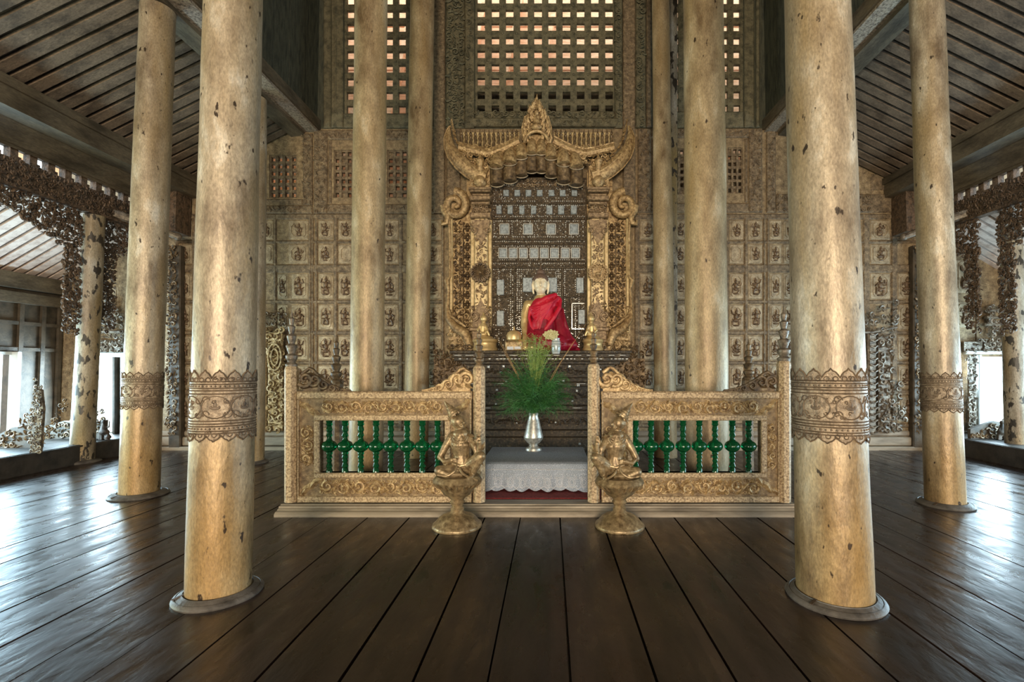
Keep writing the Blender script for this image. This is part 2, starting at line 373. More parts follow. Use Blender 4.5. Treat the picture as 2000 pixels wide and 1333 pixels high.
    def build(self, name, m, parent=None, smooth=False, origin=None):
        me = bpy.data.meshes.new(name)
        vs = self.v
        if origin is not None: vs = [(a-origin[0], b-origin[1], c-origin[2]) for a, b, c in vs]
        me.from_pydata(vs, [], self.f); me.validate()
        import bmesh
        bm = bmesh.new(); bm.from_mesh(me); bmesh.ops.recalc_face_normals(bm, faces=bm.faces); bm.to_mesh(me); bm.free()
        if smooth:
            me.polygons.foreach_set('use_smooth', [True]*len(me.polygons))
            if smooth != 'all': me.set_sharp_from_angle(angle=radians(42))
        me.materials.append(m if not isinstance(m, str) else M[m])
        o = bpy.data.objects.new(name, me); COL.objects.link(o)
        if origin is not None: o.location = origin
        if parent is not None:
            o.parent = parent
            q = parent; off = Vector((0,0,0))
            while q is not None: off += q.location; q = q.parent
            o.location = (Vector(origin) if origin is not None else Vector((0,0,0)))-off
        return o

def smooth_path(pts, n=4):
    P_ = [Vector(p) for p in pts]; P_ = [P_[0]]+P_+[P_[-1]]; out = []
    for i in range(1, len(P_)-2):
        a, b, c, d = P_[i-1:i+3]
        for k in range(n):
            t = k/n; out.append(tuple(.5*((2*b)+(c-a)*t+(2*a-5*b+4*c-d)*t*t+(3*b-3*c+d-a)*t**3)))
    out.append(tuple(P_[-2])); return out
def tag(o, label=None, cat=None, group=None, kind=None):
    if label: o['label'] = label
    if cat: o['category'] = cat
    if group: o['group'] = group
    if kind: o['kind'] = kind
    return o
def thing(name, loc, label, cat, group=None, kind=None):
    o = bpy.data.objects.new(name, None); COL.objects.link(o); o.location = loc
    o.empty_display_size = 0.1
    return tag(o, label, cat, group, kind)
def struct(name, mb, m, smooth=False):
    return tag(mb.build(name, m, None, smooth), kind='structure')

def blob(name, mb, m, parent, voxel, smooth_it=6, label=None):
    """one continuous surface grown from overlapping volumes"""
    o = mb.build(name, m, None)
    r = o.modifiers.new('r', 'REMESH'); r.mode = 'VOXEL'; r.voxel_size = voxel; r.use_smooth_shade = True
    s = o.modifiers.new('s', 'SMOOTH'); s.factor = 0.5; s.iterations = smooth_it
    dg = bpy.context.evaluated_depsgraph_get(); dg.update()
    me = bpy.data.meshes.new_from_object(o.evaluated_get(dg))
    o.modifiers.clear(); old = o.data; o.data = me; me.name = name; bpy.data.meshes.remove(old)
    if not me.materials: me.materials.append(M[m] if isinstance(m, str) else m)
    me.polygons.foreach_set('use_smooth', [True]*len(me.polygons))
    if parent is not None:
        o.parent = parent; o.location = -Vector(parent.location)
    if label: o['label'] = label
    return o

# ================================================================ THE HALL
def sx(s, l): return AX+s*l
SIDE = {-1: 'left', 1: 'right'}

# floor: separate long teak planks with open seams
mb = MB()
x = -7.42; R = random.Random(3)
while x < 7.1:
    wd = 0.41*R.uniform(.86, 1.12); x1 = min(x+wd, 7.12)
    cut = R.uniform(-3.5, -0.5)
    for a, b in ((-13.2, cut), (cut, 9.3)):
        t = R.uniform(-.002, .002); g = R.choice((.004, .006, .009))
        mb.box((x+g, a+.003, -0.06), (x1-g, b-.003, t))
    x = x1
mb.box((-9.6, -13.2, -0.2), (9.3, 9.4, -0.075))
floor = struct('floor', mb, 'plank')

for s in (-1, 1):
    mb = MB()
    a, b = sorted((sx(s, 7.22), sx(s, 9.0)))
    for k in range(6):
        c0 = a+(b-a)*k/6; mb.box((c0+.004, -13, 0.0), (a+(b-a)*(k+1)/6-.004, 9.0, 0.3))
    mb.box((a-.02 if s > 0 else a, -13, .265), (b if s > 0 else b+.02, 9.0, .292))
    struct('trim_%d' % (1 if s < 0 else 2), mb, 'step')

# ---- back wall in pieces round its openings (u, v are picture-sized units on the plane of the wall)
YW = 9.0
doors = {'aisle_l': (165, 697, 240, 880), 'aisle_r': (1908, 697, 1992, 880), 'mid_l': (432, 640, 508, 855), 'mid_r': (1612, 640, 1694, 855)}
wins = {'c': (928, -70, 1200, 218), 'l': (672, -70, 848, 222), 'r': (1306, -70, 1452, 218),
        's1': (526, 303, 580, 387), 's2': (652, 293, 688, 387), 's3': (756, 293, 796, 387), 's4': (1316, 290, 1338, 380), 's5': (1421, 288, 1451, 378)}
holes = list(doors.values())+list(wins.values())
us = sorted({117, 2010}|{h[0] for h in holes}|{h[2] for h in holes}|{628, 1480})
vs_ = sorted({-90, 895, 252, 418}|{h[1] for h in holes}|{h[3] for h in holes})
def grid_wall(zones, name, m):
    mb = MB(YW)
    for i in range(len(us)-1):
        for j in range(len(vs_)-1):
            cu, cv = (us[i]+us[i+1])/2, (vs_[j]+vs_[j+1])/2
            if any(h[0] < cu < h[2] and h[1] < cv < h[3] for h in holes): continue
            if not zones(cu, cv): continue
            mb.box((us[i], vs_[j], 0), (us[i+1], vs_[j+1], 14))
    return struct(name, mb, m)
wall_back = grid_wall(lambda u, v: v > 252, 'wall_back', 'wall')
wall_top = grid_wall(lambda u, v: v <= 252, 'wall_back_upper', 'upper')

def wframe(name, boxes, m='wall_frame', parent=wall_back, bev=2.0):
    mb = MB(YW)
    for (a, b, c, d, w0) in boxes: mb.bbox((a, b, w0), (c, d, 1), min(bev, (c-a)/3, (d-b)/3))
    return mb.build(name, m, parent)
# stiles and rails of the coffered field
rows = [(430,469), (477,516), (534,585), (595,645), (656,704), (714,760), (774,826)]
colsL = [(350,375), (505,534), (564,602), (622,651), (661,690), (746,778), (829,862)]
colsR = [(1250,1280), (1318,1340), (1424,1452), (1461,1489), (1503,1526), (1530,1556), (1700,1738), (1754,1788)]
vbars = [(343,349), (376,384), (490,504), (535,541), (553,562), (603,609), (609,613), (616,621), (652,660), (691,702), (732,745), (779,787), (821,828), (863,868),
         (1239,1249), (1281,1290), (1308,1317), (1341,1348), (1415,1423), (1453,1460), (1490,1494), (1497,1502), (1557,1562), (1685,1698), (1740,1752), (1789,1796),
         (1850,1862), (1905,1907)]
hbars = [(418,429), (470,476), (517,533), (586,594), (646,655), (705,713), (761,773), (827,836)]
bx = [(a, 419, b, 852, -2.5) for a, b in vbars if not (500 < a < 510 or 553 <= a < 555)]
wframe('stile', bx)
bx = []
for (a, b) in hbars:
    for (c, d) in ((384, 505), (343, 384), (505, 868), (1239, 1562), (1562, 1796)):
        if b > 600 and c in (384,): continue
        bx.append((c, a, d, b, -2.0))
wframe('horizontal_rail', bx)
# middle zone: big mitred frames round the small lattices
bx = []
for (a, b, c, d) in ((614,256,868,418), (1245,252,1488,416), (500,300,611,418), (1496,252,1762,416)):
    fw = 26 if c-a > 200 else 18
    if a in (500,): bx += [(a, d-16, c, d, -3), (c-18, b-38, c, d-17, -4), (a, 389, c-19, 401, -2)]
    elif a == 1496: bx += [(a, b+4, a+18, d, -4), (a+19, 380, c, d, -3), (1545, 300, 1552, 378, -2), (1700, 340, 1757, 372, -2)]
    else: bx += [(a, b, a+fw, d, -4), (c-fw, b, c, d, -4), (a+fw, b, c-fw, b+18, -4), (a+fw, d-18, c-fw, d, -4), (a+fw+2, b+20, a+fw+8, d-20, -2.5), (c-fw-8, b+20, c-fw-2, d-20, -2.5)]
bx += [(848, -90, 870, 418, -7), (872, 252, 900, 418, -3), (1200, 218, 1232, 252, -3), (1216, -90, 1240, 420, -7), (1262, -90, 1272, 250, -5)]
wframe('mitred_frame', bx, 'wall_frame')
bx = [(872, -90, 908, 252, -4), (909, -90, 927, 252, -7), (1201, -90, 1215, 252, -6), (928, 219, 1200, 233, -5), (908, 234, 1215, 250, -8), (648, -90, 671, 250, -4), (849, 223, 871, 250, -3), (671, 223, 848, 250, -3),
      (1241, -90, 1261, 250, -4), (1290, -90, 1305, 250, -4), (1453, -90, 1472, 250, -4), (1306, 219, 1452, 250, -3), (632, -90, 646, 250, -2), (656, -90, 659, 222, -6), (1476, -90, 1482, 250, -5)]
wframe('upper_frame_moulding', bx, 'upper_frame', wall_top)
# tiny relief diamonds scattered over the long frame faces
mb = MB(YW); R = random.Random(5)
for (a, b, c, d) in ((873,0,907,250), (910,0,926,250), (929,219,1199,250), (1202,0,1214,250), (1241,0,1260,250)):
    mb.fill(lambda u, v: True, (a, b, c, d), 14, -7, R, fat=0.10)
mb.build('low_relief_scrolls', 'upper_frame', wall_top, True)
mb = MB(YW)
for (a, b, c, d) in ((615,257,639,417), (641,258,842,273), (641,402,842,416), (843,257,867,417), (1246,254,1270,414), (1272,254,1460,269), (1463,254,1487,414), (1497,260,1514,414), (1516,382,1700,414), (592,262,610,400), (505,403,590,416)):
    mb.fill(lambda u, v: True, (a, b, c, d), 11, -4, R, fat=0.09, bul=.4)
mb.build('low_relief_scrolls', 'wall_frame', wall_back, True)
# base mouldings of the back wall
wframe('base_moulding', [(130, 842, 860, 852, -4), (130, 853, 860, 870, -9), (1240, 842, 1990, 852, -4), (1240, 853, 1990, 870, -9), (130, 871, 860, 886, -16), (1240, 871, 1990, 886, -16)], 'plinth')

# lattices
def lattice(name, u0, v0, u1, v1, nu, nv, fill=0.5, studs=True, m='upper_frame', par=wall_top, checker=False, w0=2, w1=9):
    mb = MB(YW); du = (u1-u0)/nu; dv = (v1-v0)/nv
    for i in range(nu+1):
        c = u0+i*du; h = du*fill/2; mb.box((max(u0, c-h), v0, w0), (min(u1, c+h), v1, w1))
    for j in range(nv+1):
        c = v0+j*dv; h = dv*fill/2; mb.box((u0, max(v0, c-h), w0+1), (u1, min(v1, c+h), w1+1))
    if checker:
        for i in range(nu):
            for j in range(nv):
                if (i*7+j*3) % 5 == 0: mb.box((u0+i*du, v0+j*dv, w0+3), (u0+(i+1)*du, v0+(j+1)*dv, w1-1))
    f = mb.build(name, m, par)
    if studs:
        mb = MB(YW)
        for i in range(nu+1):
            for j in range(nv+1): mb.ell((u0+i*du, v0+j*dv, w0), (2.6, 2.6, 2.0), 6, 4)
        mb.build('lattice_stud', m, f, True)['kind'] = 'stuff'
    return f
lattice('window_lattice', 925.5, -70, 1204, 225, 10, 11, 0.46)
lattice('window_lattice', 671, -68, 848, 226, 7, 11, 0.44)
lattice('window_lattice', 1307, -68, 1452, 224, 6, 11, 0.46)
lattice('window_lattice', 526, 303, 580, 387, 4, 6, 0.42, False, 'wall_frame', wall_back)
lattice('window_lattice', 652, 293, 688, 387, 3, 7, 0.4, False, 'wall_frame', wall_back, True)
lattice('window_lattice', 756, 293, 796, 387, 3, 7, 0.4, False, 'wall_frame', wall_back, True)
lattice('window_lattice', 1316, 290, 1338, 380, 2, 7, 0.4, False, 'wall_frame', wall_back, True)
lattice('window_lattice', 1421, 288, 1451, 378, 3, 7, 0.4, False, 'wall_frame', wall_back, True)

# timber outside behind the lattices
mb = MB()
for k in range(52):
    z = 1.2+k*.26
    mb.box((-6.5, 11.0+.02*(k % 2), z), (6.3, 11.08, z+.245))
R = random.Random(2)
for k in range(16):
    xx = -13.2+k*.82
    mb.add([(xx, 10.7, 5.0), (xx+.10, 10.7, 5.0), (xx+.10, 10.95, 5.0), (xx, 10.95, 5.0), (xx+1.0, 10.7, 10), (xx+1.1, 10.7, 10), (xx+1.1, 10.95, 10), (xx+1.0, 10.95, 10)],
           [(0,3,2,1),(4,5,6,7),(0,1,5,4),(1,2,6,5),(2,3,7,6),(3,0,4,7)])
struct('wall_outer', mb, 'outer')
mb = MB(); mb.box((-2.2, 9.5, 3), (2.0, 9.6, 7.05)); mb.box((-4.6, 9.5, 3), (-2.3, 9.6, 4.9)); mb.box((2.2, 9.5, 3), (4.6, 9.6, 5.6))  # boards added behind the lattices so the lower holes look dark
struct('trim_9', mb, 'beam')
mb = MB(); mb.box((-40, -40, -0.5), (40, 40, -0.35)); struct('ground_outside', mb, 'outdoor')

# coffers with their dancers and animals in relief
def relief(kind, R):
    """a dancing or sitting little figure about 16 wide and 26 high round (0, 0)"""
    mb = MB(); a = R.uniform(-3, 3)
    mb.ell((a*.3, -9, -1), (2.6, 3.0, 2.4), 7, 5); mb.prism([(a*.3-1.6,-11), (a*.3+1.6,-11), (a*.5,-15)], -2.2, 0)
    mb.ell((0, -2, -.5), (3.4, 5.0, 2.4), 8, 5, a*.06); mb.ell((0, 4.5, -.5), (4.2, 3.6, 2.4), 8, 5)
    for sg in (-1, 1):
        e = (sg*R.uniform(5.5, 7.5), R.uniform(-6, 0), -1.6); h = (sg*R.uniform(2.5, 8.0), e[1]+R.choice((-6, -4, 5)), -1.8)
        mb.tube([(sg*2.6, -5, -1), e, h], [1.5, 1.2, 1.0], 5)
        if kind == 0: k = (sg*R.uniform(5, 8), 7, -2); f = (sg*R.uniform(0, 3), 10, -2)
        elif kind == 1: k = (sg*3.5, 8, -2); f = (sg*R.uniform(3, 5), 12.5, -1.5)
        else: k = (sg*R.uniform(3, 7), R.uniform(4, 8), -2); f = (sg*R.uniform(1, 6), 12, -1.5)
        mb.tube([(sg*1.6, 4.5, -1), k, f], [2.1, 1.6, 1.2], 5)
        mb.leaf((sg*5.5, 3), 6, 2.2, R.uniform(0, 6), -.6, 1.2)
    mb.ell((0, 13.2, -.6), (6.0, 1.6, 2.0), 8, 4)
    if kind == 2: mb.spiral((6, -4), 4, R.uniform(0, 6), 1.1, .9, -.6)
    return mb
fig_src = []
for k in range(7): fig_src.append(relief(k % 3, random.Random(20+k)))
R = random.Random(8); cnt = 0
def coffer(a, b, c, d, big=1.0, with_fig=True):
    global cnt
    fn = MB(YW).fn; mb = MB(YW)
    mb.bbox((a, b, -0.8), (c, d, 1), 1.0)
    wd, hd = c-a, d-b; i1 = min(4.5, wd*.14); i2 = min(8.5, wd*.26)
    # cusped raised frame
    def cusp(i):
        q = i*0.9
        return [(a+i+q, b+i), (c-i-q, b+i), (c-i, b+i+q), (c-i, d-i-q), (c-i-q, d-i), (a+i+q, d-i), (a+i, d-i-q), (a+i, b+i+q)]
    A, B = cusp(i1), cusp(i1+1.8)
    vs = [(u, v, -2.2) for u, v in A]+[(u, v, -2.2) for u, v in B]+[(u, v, -.8) for u, v in A]+[(u, v, -.8) for u, v in B]
    fs = []
    for i in range(8):
        j = (i+1) % 8
        fs += [(i, j, 8+j, 8+i), (16+i, 16+j, j, i), (8+i, 8+j, 24+j, 24+i)]
    mb.add(vs, fs)
    p = mb.build('coffer_panel', 'panel', wall_back)
    if with_fig:
        k = R.randrange(7); cu, cv = (a+c)/2+R.uniform(-1.5, 1.5), (b+d)/2+R.uniform(-1, 1); sc = min(wd/24, hd/38)*R.uniform(.9, 1.05)*big; fl = R.choice((-1, 1))
        fm = MB(YW); fm.add([(cu+fl*u*sc, cv+v*sc, ww*sc-1) for u, v, ww in fig_src[k].v], fig_src[k].f)
        fm.build('relief_figure', 'figure', p, True)
    cnt += 1
for (a, c) in colsL:
    for ri, (b, d) in enumerate(rows):
        if a == 505 and ri > 1: continue
        if a == 564 and ri in (2, 3, 4, 5): a_, c_ = 570, 602
        else: a_, c_ = a, c
        if ri == 6 and a != 350: continue
        coffer(a_, b+1, c_, d-1, with_fig=not (ri == 1 and a in (505, 661)))
for b, d in rows[2:4]: coffer(542, b+1, 563, d-1)
for (a, c) in colsR:
    for ri, (b, d) in enumerate(rows):
        if ri == 6 and a != 1754: continue
        if a == 1700 and ri > 2: continue
        if a == 1530 and ri > 4: continue
        if a == 1754 and ri < 2: continue
        coffer(a, b+1, c, d-1, with_fig=not (ri == 1 and a in (1424,)))
coffer(1866, 508, 1908, 572, 1.1); coffer(1866, 590, 1900, 640)
coffer(206, 560, 232, 600, with_fig=False); coffer(245, 560, 262, 640, with_fig=False)

# ---- side walls of the outer aisles, with their door openings
for s in (-1, 1):
    mb = MB(); a, b = sorted((sx(s, 9.0), sx(s, 9.16)))
    ops = [(-0.9, 1.2), (2.6, 4.7), (6.1, 8.2)]
    y = -13.2
    for (p, q) in ops+[(9.2, 9.2)]:
        mb.box((a, y, 0), (b, p, 3.2)); y = q
        if q < 9: mb.box((a, p, 1.78), (b, q, 3.2)); mb.box((a, p, 0), (b, q, 0.30))
    wl = struct('wall_'+SIDE[s], mb, 'darkpanel')
    mb = MB()
    c, d = sorted((sx(s, 8.985), sx(s, 8.94)))
    for y in (5.0, 5.6, 6.02, 8.24, 8.6, 8.9): mb.box((c, y, .3), (d, y+.07, 2.8))
    for z in (1.80, 2.25, 2.72): mb.box((c+.006, 4, z), (d-.006, 9, z+.06))
    mb.build('panel_frame', 'darkpanel', wl)
    mb = MB()
    mb.box((c, 8.14, .3), (d+(.1 if s < 0 else 0), 8.2, 1.78)); mb.box((c, 6.1, .3), (d, 6.15, 1.78)); mb.box((c, 6.1, 1.73), (d, 8.2, 1.78))
    mb.build('door_edge', 'whitetrim', wl)
    # wall plate
    mb = MB(); c, d = sorted((sx(s, 8.82), sx(s, 9.0))); mb.box((c, -13, 2.86), (d, 9, 3.12)); c2, d2 = sorted((sx(s, 8.88), sx(s, 9.0))); mb.box((c2, -13, 2.62), (d2, 9, 2.80))
    struct('trim_%d' % (3 if s < 0 else 4), mb, 'beam')
# front wall behind the viewer with the entrance
mb = MB(); mb.box((-9.4, -13.3, 0), (-3.9, -13.1, 9.3)); mb.box((3.6, -13.3, 0), (9.2, -13.1, 9.3)); mb.box((-3.9, -13.3, 4.2), (3.6, -13.1, 9.3))
struct('wall_front', mb, 'dark')

# ---- roofs, clerestory, beams
def along(s, poly, y0, y1):
    return [(sx(s, l), z) for l, z in poly], y0, y1
for s in (-1, 1):
    n0 = 'left' if s < 0 else 'right'
    def pr(mb, poly, y0=-13.2, y1=9.0): mb.prism([(sx(s, l), z) for l, z in poly], y0, y1, 'xz')
    mb = MB()
    for k in range(44):
        y0 = -13.2+k*.5045; pr(mb, [(4.26+.006*(k % 2), 6.1), (4.36, 6.1), (4.36, 9.3), (4.26+.006*(k % 2), 9.3)], y0+.004, y0+.5005)
    struct('wall_clerestory_'+n0, mb, 'upper')
    mb = MB(); pr(mb, [(4.24, 5.99), (4.50, 5.99), (4.50, 6.12), (4.24, 6.12)])
    so = struct('trim_%d' % (5 if s < 0 else 6), mb, 'soffit')
    mb = MB(); pr(mb, [(4.50, 5.93), (4.76, 5.90), (4.76, 6.1), (4.50, 6.1)]); pr(mb, [(4.20, 6.03), (4.255, 6.03), (4.255, 6.22), (4.20, 6.22)])
    mb.build('beam_moulding', 'beam', so)
    # aisle roof: overlapping boards with dark gaps
    def roof(name, l0, z0, l1, z1, mboard, pitch, gap, y_from, gapmat='dark'):
        mb = MB(); y = y_from
        while y < 8.98:
            e = min(y+pitch-gap, 9.0)
            pr(mb, [(l0, z0), (l1, z1), (l1, z1+.045), (l0, z0+.045)], y, e); y += pitch
        r = struct(name, mb, mboard)
        mb = MB(); pr(mb, [(l0, z0+.06), (l1, z1+.06), (l1, z1+.12), (l0, z0+.12)]); mb.build('gap_lining', gapmat, r)
        return r
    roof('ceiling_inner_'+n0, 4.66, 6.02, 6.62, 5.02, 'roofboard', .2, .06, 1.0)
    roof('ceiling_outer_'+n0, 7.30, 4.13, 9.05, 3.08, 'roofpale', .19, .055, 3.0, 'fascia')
    mb = MB(); pr(mb, [(6.48, 5.08), (6.48, 4.72), (6.74, 4.70), (6.74, 5.1)]); pr(mb, [(6.44, 5.08), (6.44, 4.96), (6.5, 4.96), (6.5, 5.08)])
    bm_ = struct('trim_%d' % (7 if s < 0 else 8), mb, 'beam')
    mb = MB(); pr(mb, [(6.74, 4.74), (7.06, 4.52), (7.06, 4.58), (6.74, 4.80)]); pr(mb, [(7.06, 4.55), (7.14, 4.50), (7.14, 4.66), (7.06, 4.68)]); mb.build('sloping_board', 'beam', bm_)
    # carved fascia with crenellated openings to the sky
    mb = MB(); pr(mb, [(7.24, 4.0), (7.34, 4.0), (7.34, 4.40), (7.24, 4.40)]); pr(mb, [(7.22, 4.55), (7.34, 4.55), (7.34, 4.66), (7.22, 4.66)]); pr(mb, [(7.20, 4.0), (7.24, 4.0), (7.24, 4.04), (7.20, 4.04)])
    y = 2.0
    while y < 8.9:
        pr(mb, [(7.24, 4.40), (7.34, 4.40), (7.34, 4.56), (7.24, 4.56)], y, y+.10)
        pr(mb, [(7.25, 4.40), (7.33, 4.40), (7.33, 4.45), (7.25, 4.45)], y+.10, y+.15); y += .25
    fa = struct('trim_%d' % (10 if s < 0 else 11), mb, 'fascia')
    mb = MB(fn=lambda u, v, w_, s=s: (sx(s, 7.24)+s*w_, u, v))
    mb.fill(lambda u, v: True, (4.4, 4.03, 8.9, 4.40), .085, 0.0, random.Random(31), fat=.16); mb.build('carved_relief', 'fascia', fa, True)
    # dark blocking where the roof meets the end wall
    mb = MB(); a, b = sorted((sx(s, 6.60), sx(s, 7.3))); mb.box((a, 8.6, 3.98), (b, 8.97, 4.95)); bl = struct('trim_%d' % (12 if s < 0 else 13), mb, 'fascia')
    mb = MB(); c = sx(s, 6.52); mb.tube([(c, 8.55, 3.86), (sx(s, 7.0), 8.3, 4.05), (sx(s, 7.3), 8.1, 4.15)], [.05, .075, .08], 8); mb.ell((c, 8.56, 3.86), (.07, .06, .07), 8, 6)
    mb.build('bracket_arm', 'carve_grey', bl, True)
mb = MB(); mb.box((-4.6, -13.2, 9.25), (4.4, 9.3, 9.4)); struct('ceiling', mb, 'upper')

# ---------------------------------------------------------------- columns
def column(label, pb, Y, pt, rb, rt, top=9.2, band=None, m='column', ring=1.38, foot=None, group=None, seed=0):
    """pb, pt: where the axis meets the floor and the top edge of the picture"""
    k = 1410/Y
    b = P(pb, 720+k, Y); b.z = 0
    t = P(pt[0], pt[1], Y); ax = (t-b)/(t.z)
    b = b
    th = thing('column', (b.x, b.y, 0), label, 'column', group, 'thing')
    R = random.Random(seed)
    mb = MB(); prof = []
    n = 26
    for i in range(n+1):
        z = top*i/n; r = rb+(rt-rb)*min(1, z/6.5)
        if foot and z < .5: r = r*(1-.22*(1-z/.5)**2)
        prof.append((z, r*(1+R.uniform(-.012, .012))))
    vs = []; fs = []; NS = 40
    ph = [R.uniform(0, 6.3) for _ in range(4)]
    def rad(z, r, t): return r*(1+.012*sin(2*t+ph[0]+z*.4)+.007*sin(3*t+ph[1]-z*.9)+.004*sin(5*t+ph[2]+z*2))
    for z, r in prof:
        for q in range(NS):
            a = 2*pi*q/NS; rr = rad(z, r, a)
            vs.append((b.x+ax.x*z+rr*cos(a), b.y+rr*sin(a), z))
    for i in range(n):
        for q in range(NS):
            l = (q+1) % NS; fs.append((i*NS+q, i*NS+l, (i+1)*NS+l, (i+1)*NS+q))
    fs.append(tuple(range(NS))[::-1]); fs.append(tuple(n*NS+q for q in range(NS)))
    mb.add(vs, fs)
    mb.build('shaft', m, th, True, origin=(b.x, b.y, 0))
    if ring:
        mb = MB(); R1 = rb*ring
        mb.lathe([(R1*1.0, 0), (R1*1.02, .012), (R1*.985, .026), (R1*.93, .033), (R1*.92, .030), (R1*.9, .034), (R1*.82, .044), (rb*1.06, .05), (rb*1.05, .045), (rb*.97, .04)], (b.x, b.y, 0), 40)
        rg = mb.build('foot_ring', 'ring', th, True)
        mb = MB(); a = R.uniform(3.6, 4.4); c, s_ = cos(a), sin(a)
        mb.add([(b.x+rr*c-s_*e, b.y+rr*s_+c*e, z) for rr, e, z in ((rb*1.02, -.008, .047), (R1*.98, -.008, .031), (R1*.98, .010, .031), (rb*1.02, .010, .047), (rb*1.02, -.008, .052), (R1*.98, -.008, .036), (R1*.98, .010, .036), (rb*1.02, .010, .052))],
               [(0,1,2,3),(4,7,6,5),(0,4,5,1),(1,5,6,2),(2,6,7,3),(3,7,4,0)])
        mb.build('split', 'dark', rg)
    if band:
        z0, z1 = band; zc = lambda z: (b.x+ax.x*z, b.y)
        def on(t, z, o=0.0):
            r = rb+(rt-rb)*min(1, z/6.5); r = rad(z, r, t)+o; cx_, cy_ = zc(z)
            return (cx_+r*cos(t), cy_+r*sin(t), z)
        H = z1-z0; nz = 24; c0, c1 = z0+H*.10, z1-H*.13
        mb = MB(); vs = []; fs = []; N2 = 224; NP = 14
        def ogee(t, o=0.0):
            q = 1-abs(2*((t*NP/(2*pi)+o) % 1)-1)
            return .70*sin(min(1, q/.72)*pi/2)+.30*max(0, (q-.72)/.28)**1.4
        for j in range(nz+1):
            for q in range(N2):
                t = 2*pi*q/N2; og = ogee(t); og2 = ogee(t, .3)
                lo = z0+(c0-z0)*(1-og2)*.95; hi = z1-(z1-c1)*(1-og)*.95
                z = lo+(hi-lo)*j/nz
                vs.append(on(t, z, .0035))
        for j in range(nz):
            for q in range(N2):
                l = (q+1) % N2; fs.append((j*N2+q, j*N2+l, (j+1)*N2+l, (j+1)*N2+q))
        mb.add(vs, fs)
        bd = mb.build('carved_band', 'bandfield', th, 'all')
        mb = MB(); tr = H*.0095
        def line(f, n=96, closed=True, rr=tr): mb.tube([on(*f(i/n), .0045) for i in range(n if closed else n+1)], rr, 4, closed)
        for fz in (.115, .15, .215, .25, .29, .665, .71, .745, .80, .835): line(lambda t, fz=fz: (2*pi*t, z0+H*fz))
        line(lambda t: (2*pi*t, z1-(z1-c1)*(1-ogee(2*pi*t))*.95), 224); line(lambda t: (2*pi*t, z0+(c0-z0)*(1-ogee(2*pi*t, .3))*.95), 224)
        for q in range(NP*2):
            t = 2*pi*(q+.5)/(NP*2)
            for zz, rr in ((z0+H*.86, H*.032), (z0+H*.095, H*.028)):
                mb.tube([on(t+rr/rb*cos(a*pi/4), zz+rr*sin(a*pi/4), .005) for a in range(8)], tr*.8, 4, True)
        for q in range(70):                              # filler tendrils
            tt, zz = R.uniform(0, 2*pi), z0+H*R.choice((.345, .40, .55, .615, .13, .88)); a0 = R.uniform(0, 6.3)
            mb.tube([on(tt+H*.028*(1-i*.1)/rb*cos(a0+i*.8), zz+H*.028*(1-i*.1)*sin(a0+i*.8), .0045) for i in range(8)], tr*.8, 4)
        for q in range(46):
            t = 2*pi*q/46
            for fz in (.183, .772): mb.ell(on(t, z0+H*fz, .003), (H*.016, H*.016, H*.016), 5, 4)
        for q in range(7):                               # medallions with a seated figure between leaf sprays
            t0 = 2*pi*q/7+ph[3]; zm = z0+H*.48; rm = H*.155
            mb.tube([on(t0+rm/rb*1.15*cos(a*pi/9), zm+rm*sin(a*pi/9), .005) for a in range(18)], tr*.9, 4, True)
            for du, dv, ra, rb_ in ((0, .035, .034, .05), (0, -.015, .075, .035), (0, .085, .018, .03), (.05, .0, .02, .03), (-.05, .0, .02, .03)):
                pr_ = [on(t0+(du+ra*.8*cos(a*pi/4))*H/rb, zm+(dv+rb_*.75*sin(a*pi/4))*H, .0045) for a in range(8)]; c = on(t0+du*H/rb, zm+dv*H, .0115)
                mb.add([*pr_, c], [(a, (a+1) % 8, 8) for a in range(8)])
            for sg in (-1, 1):
                for dz in (-.1, .1):
                    tt = t0+2*pi/14; pts = []
                    for i in range(9):
                        a = sg*i*.55; rr_ = H*.065*(1-i*.09); pts.append(on(tt+sg*H*.05/rb+rr_/rb*cos(a), zm+dz*H+rr_*sin(a), .005))
                    mb.tube(pts, tr*.9, 4)
        mb.build('engraved_ornament', 'engrave', bd, True)
    return th
column('thick gilded column at the front left with an engraved band and split foot ring', 428, 3.25, (456, 0), .187, .168, band=(1.03, 1.49), seed=1, ring=1.36)
column('thick pale gilded column at the front right with dark specks and an engraved band', 1630, 3.20, (1595, 0), .222, .190, band=(1.03, 1.50), m='column', seed=2, ring=1.30)
column('gilded column at the left behind the front left one, bluish ring at its foot', 272, 5.75, (309, 0), .198, .175, top=5.9, band=(1.02, 1.46), seed=3, ring=1.45)
column('gilded column near the right edge with an engraved band, in front of the carved shutters', 1846, 5.35, (1809, 0), .186, .162, top=5.9, band=(1.02, 1.46), seed=4, ring=1.4)
column('shadowed column just behind the front left column', 490, 7.7, (500, 0), .188, .17, top=5.9, seed=5, ring=1.3)
column('shadowed column hidden behind the front right column', 1608, 7.7, (1600, 0), .188, .17, top=5.9, seed=6, ring=1.3)
column('gilded column behind the left balustrade, left of the pair', 714, 5.98, (725.5, 0), .203, .192, m='column_gold', seed=7, ring=0)
column('slimmer gilded column behind the left balustrade, right of the pair and patched halfway up', 812, 8.25, (825, 0), .205, .205, m='column_gold', seed=8, ring=0)
column('slim gilded column behind the right balustrade, left of the pair', 1300, 8.25, (1290, 0), .196, .15, m='column_gold', seed=9, ring=0)
column('stout gilded column behind the right balustrade, right of the pair, tapered at its foot', 1382, 5.98, (1373.5, 0), .260, .242, m='column_gold', seed=10, ring=0, foot=True)
column('short worn column in the left outer aisle under carved brackets', 160, 7.75, (206, 0), .158, .125, top=3.98, m='column_worn', seed=11, ring=1.5)
column('short worn column cut by the right edge of the photo', 1988, 7.75, (1960, 0), .158, .125, top=3.86, m='column_worn', seed=12, ring=1.5)
